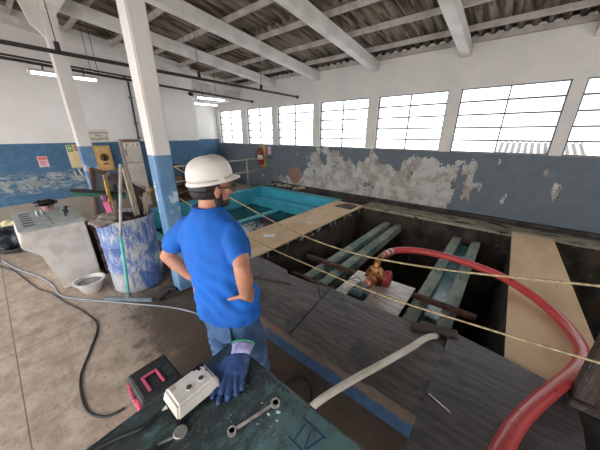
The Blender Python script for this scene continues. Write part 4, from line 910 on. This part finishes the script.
# hands: palm, four fingers, thumb
def hand(b, wrist, pd, nrm, s):
    """pd = direction towards the knuckles, nrm = outward back of the hand, s = side of the thumb"""
    pd = pd.normalized(); nrm = (nrm-pd*nrm.dot(pd)).normalized(); sd = pd.cross(nrm)*s
    q = [wrist+pd*t for t in (-.01, .03, .065, .09)]
    b.loft([[c+sd*math.cos(t)*w+nrm*math.sin(t)*h for t in [2*math.pi*i/16 for i in range(16)]] for c, w, h in zip(q, (.026, .034, .041, .038), (.021, .017, .015, .011))])
    for k, (off, L) in enumerate(((.030, .066), (.010, .076), (-.011, .070), (-.030, .054))):
        r0 = wrist+pd*.085+sd*off; p1 = r0+pd*L*.42-nrm*.006; p2 = p1+pd*L*.30-nrm*L*.22; p3 = p2+pd*L*.18-nrm*L*.28
        qq = spline([r0-pd*.02, r0, p1, p2, p3], 3); b.tube(qq, rad(len(qq), .0098, .0095, .0088, .0068), 10); b.ell(p3, .0068, .0068, .0068, n=8, m=6)
    if s > 0: t0 = wrist+pd*.010+sd*.014; t1 = wrist+(-DR*.62-DF*.30-UP*.16)*.055+pd*.012; t2 = t1+(-DR*.86-DF*.34-UP*.22)*.036; t3 = t2+(-DR*.9-DF*.30-UP*.24)*.028
    else: t0 = wrist+pd*.022+sd*.026; t1 = t0+sd*.034+pd*.022-nrm*.004; t2 = t1+sd*.030+pd*.012-nrm*.008; t3 = t2+sd*.022+pd*.004-nrm*.010
    qq = spline([t0-sd*.012, t0, t1, t2, t3], 3); b.tube(qq, rad(len(qq), .014, .013, .0115, .0085), 10); b.ell(t3, .0085, .0085, .0085, n=8, m=6)
hand(b, RW, Vector((-.25, .55, -.42)), DR+Vector((.05, -.25, .25)), 1)
hand(b, LW, Vector((.10, .55, -.40)), -DR+Vector((0, -.2, .2)), -1)
body = fused('body', b, M_SKIN, .0055, man, 3)
# t-shirt
b = B()
b.loft([ringat(c, rx, ry) for c, rx, ry in [((-1.148, .705, .80), .194, .142), ((-1.148, .703, .85), .197, .145), ((-1.152, .70, .95), .190, .138), ((-1.168, .69, 1.08), .180, .130), ((-1.192, .683, 1.20), .190, .132), ((-1.212, .678, 1.30), .198, .122), ((-1.214, .678, 1.36), .178, .104), ((-1.216, .680, 1.41), .140, .090), ((-1.217, .681, 1.447), .104, .080), ((-1.219, .682, 1.475), .078, .072)]])
limb(b, [RS+Vector((-.02, 0, 0)), RS.lerp(RE, .40), RS.lerp(RE, .66)], (.060, .066, .060)); limb(b, [LS+Vector((.02, 0, 0)), LS.lerp(LE, .40), LS.lerp(LE, .66)], (.060, .066, .060))
def fold(p, n):
    w = noise.noise(Vector((p.x*9+p.z*5, p.y*9, p.z*4)))*.013+noise.noise(Vector((p.x*20, p.y*20, p.z*7)))*.005
    low = max(0, 1-abs(p.z-1.0)/.28)
    w += low*.012*math.sin((p.z*1.0+(p.x+p.y)*.55)*62+3*noise.noise(p*5))
    return w
shirt = fused('t_shirt', b, M_SHIRT, .008, man, 14, fold)
b = B(); b.tube([q for q in ringat((-1.219, .683, 1.478), .074, .069, n=32)], .0075, 8, closed=True); b.build('collar', M_SHIRT, shirt, smooth='all')
# jeans
b = B()
b.loft([ringat(c, rx, ry) for c, rx, ry in [((-1.15, .705, .70), .165, .118), ((-1.15, .707, .78), .180, .128), ((-1.15, .706, .90), .175, .124), ((-1.152, .70, .96), .165, .116)]])
limb(b, [(-1.232, .682, .76), (-1.25, .69, .45), (-1.265, .675, .10)], (.108, .084, .078)); limb(b, [(-1.070, .735, .76), (-1.035, .775, .46), (-1.012, .775, .10)], (.110, .088, .080))
jeans = fused('jeans', b, M_JEAN, .009, man, 4, lambda p, n: .007*noise.noise(Vector((p.x*14, p.y*14, p.z*10)))+.006*math.sin(p.z*70+6*noise.noise(p*6))*max(0, 1-abs(p.z-.5)/.3))
b = B(); rx = (-1.02, .60, .80)
b.loft([[Vector((-1.085, .605, .74))+DR*u*k+UP*v*k-DF*o for u, v in ((-.06, .065), (.06, .065), (.06, -.04), (0, -.07), (-.06, -.04))] for k, o in ((1, -.015), (1, .012), (.96, .014))]); b.build('back_pocket', M_JEAN, jeans)
for s, (fx, fy) in ((-1, (-1.268, .68)), (1, (-1.012, .775))):
    b = B(); fd = (DF+DR*.2*s).normalized(); sd = fd.cross(UP)
    b.loft([[Vector((fx, fy, 0))+fd*t+sd*math.cos(a)*w+UP*(h/2+math.sin(a)*h/2) for a in [2*math.pi*i/14 for i in range(14)]] for t, w, h in ((-.085, .03, .07), (-.06, .042, .10), (.0, .046, .12), (.07, .05, .085), (.13, .05, .07), (.18, .03, .05))])
    b.build('work_boot', mat('dark_leather', '#2f2722', '#3d332d', 15, rough=.6), man, smooth='all')
# hair and beard
b = B(); b.loft([[hp3(math.sin(t)*rx, math.cos(t)*ry-.014+dy, u) for t in [2*math.pi*i/28 for i in range(28)]] for u, rx, ry, dy in ((-.062, .058, .066, -.022), (-.045, .068, .078, -.018), (-.01, .077, .090, -.010), (.02, .080, .098, -.002), (.06, .076, .095, 0))])
hair = fused('hair', b, M_HAIR, .005, man, 2, lambda p, n: .003*noise.noise(p*90))
# keep the face side free of hair
me = hair.data; bm = bmesh.new(); bm.from_mesh(me); inv = hair.matrix_world; off = worldpos(hair)
kill = []
for v in bm.verts:
    d = v.co+off-HC; f = d.dot(HFt); u = d.dot(HUt); r = abs(d.dot(HR))
    if (f > .012 and u < .03) or (f > .062): kill.append(v)
bmesh.ops.delete(bm, geom=kill, context='VERTS'); bm.to_mesh(me); bm.free()
b = B(); b.ell(hp3(0, .036, -.088), .056, .058, .032, HR, HFt, 18, 10)
for s in (-1, 1): b.ell(hp3(s*.052, .012, -.062), .013, .026, .042, HR, HFt, 12, 8)
fused('beard', b, M_HAIR, .005, man, 2, lambda p, n: .003*noise.noise(p*80))
# glasses
gs = thing('glasses', HC, None, None); gs.parent = man; gs.location = HC-worldpos(man)
for s in (-1, 1):
    b = B(); b.tube([hp3(s*.035+math.cos(t)*.027, .112-.008*abs(math.cos(t)), -.008+math.sin(t)*.020) for t in [2*math.pi*i/20 for i in range(20)]], .0028, 6, closed=True); b.build('lens_rim', M_BLACK, gs, smooth='all')
    b = B(); b.loft([[hp3(s*.035+math.cos(t)*.025, .110+o-.008*abs(math.cos(t)), -.008+math.sin(t)*.018) for t in [2*math.pi*i/20 for i in range(20)]] for o in (0, .002)]); b.build('lens', M_GLASS, gs)
    b = B(); b.tube([hp3(s*.062, .104, -.004), hp3(s*.080, .06, .0), hp3(s*.082, .0, .004), hp3(s*.080, -.02, -.012)], .003, 6); b.build('temple_arm', M_BLACK, gs)
b = B(); b.tube([hp3(-.009, .112, -.004), hp3(.009, .112, -.004)], .0028, 6); b.build('bridge', M_BLACK, gs)
# hard hat
M_HAT = mat('white_hat_plastic', '#e6e0d8', '#d9d2c8', 4, rough=.35, c3='#b3aa9f', s3=12, lo3=.70, hi3=.78)
hat = thing('hard_hat', HC, None, None); hat.parent = man; hat.location = HC-worldpos(man); hat['label'] = 'white hard hat'
hc = hp3(0, -.006, .034); HU2 = (HUt-HFt*.20).normalized(); HF2 = HR.cross(HU2)*-1; HF2 = HU2.cross(HR)
b = B(); rings = []
for k, (z, s_) in enumerate(((0, 1.0), (.02, .995), (.045, .97), (.07, .91), (.09, .81), (.106, .64), (.116, .42), (.121, .16))):
    rr = []
    for i in range(48):
        t = 2*math.pi*i/48; x, y = math.cos(t)*.101*s_, math.sin(t)*.122*s_
        ridge = .007*math.exp(-(x/.016)**2)*min(1, k/3)+.004*math.exp(-((abs(x)-.045)/.01)**2)*min(1, k/4)
        rr.append(hc+HR*x+HF2*y+HU2*(z+ridge))
    rings.append(rr)
b.loft(rings); b.build('hat_shell', M_HAT, hat, smooth='all', subsurf=1)
b = B(); rings = []
for rxx, z, vis in ((.955, .016, 0), (1.005, .006, 0), (1.035, -.003, 1), (1.038, -.008, 1), (.97, -.006, 0)):
    rr = []
    for i in range(48):
        t = 2*math.pi*i/48; v = max(0, math.sin(t))**2*.036*vis
        rr.append(hc+HR*math.cos(t)*.102*rxx+HF2*(math.sin(t)*.123*rxx+v)+HU2*(z-v*.22))
    rings.append(rr)
b.loft(rings, closed=True); b.build('brim', M_HAT, hat, smooth='all')
for t in (.15, math.pi-.15):
    b = B(); b.obox(hc+HR*math.cos(t)*.101+HF2*math.sin(t)*.12+HU2*.012, HR, HF2, HU2, .005, .016, .010); b.build('side_slot', M_HAT, hat, bevel=.003)
b = B(); b.loft([[hp3(math.sin(t)*r*.95, -.014+math.cos(t)*r*1.15, u) for t in [math.pi*.6+math.pi*.8*i/20 for i in range(21)]+[math.pi*1.4-math.pi*.8*i/20 for i in range(21)]] for u, r in ((-.012, .083), (.022, .086))]) if False else None
b = B(); b.tube([hp3(math.sin(t)*.083, -.014+math.cos(t)*.103, -.006) for t in [math.pi*.62+math.pi*.76*i/20 for i in range(21)]], .016, 8, flat=.3, side=tuple(HUt)); b.build('headband', M_BLACK, hat, smooth='all')
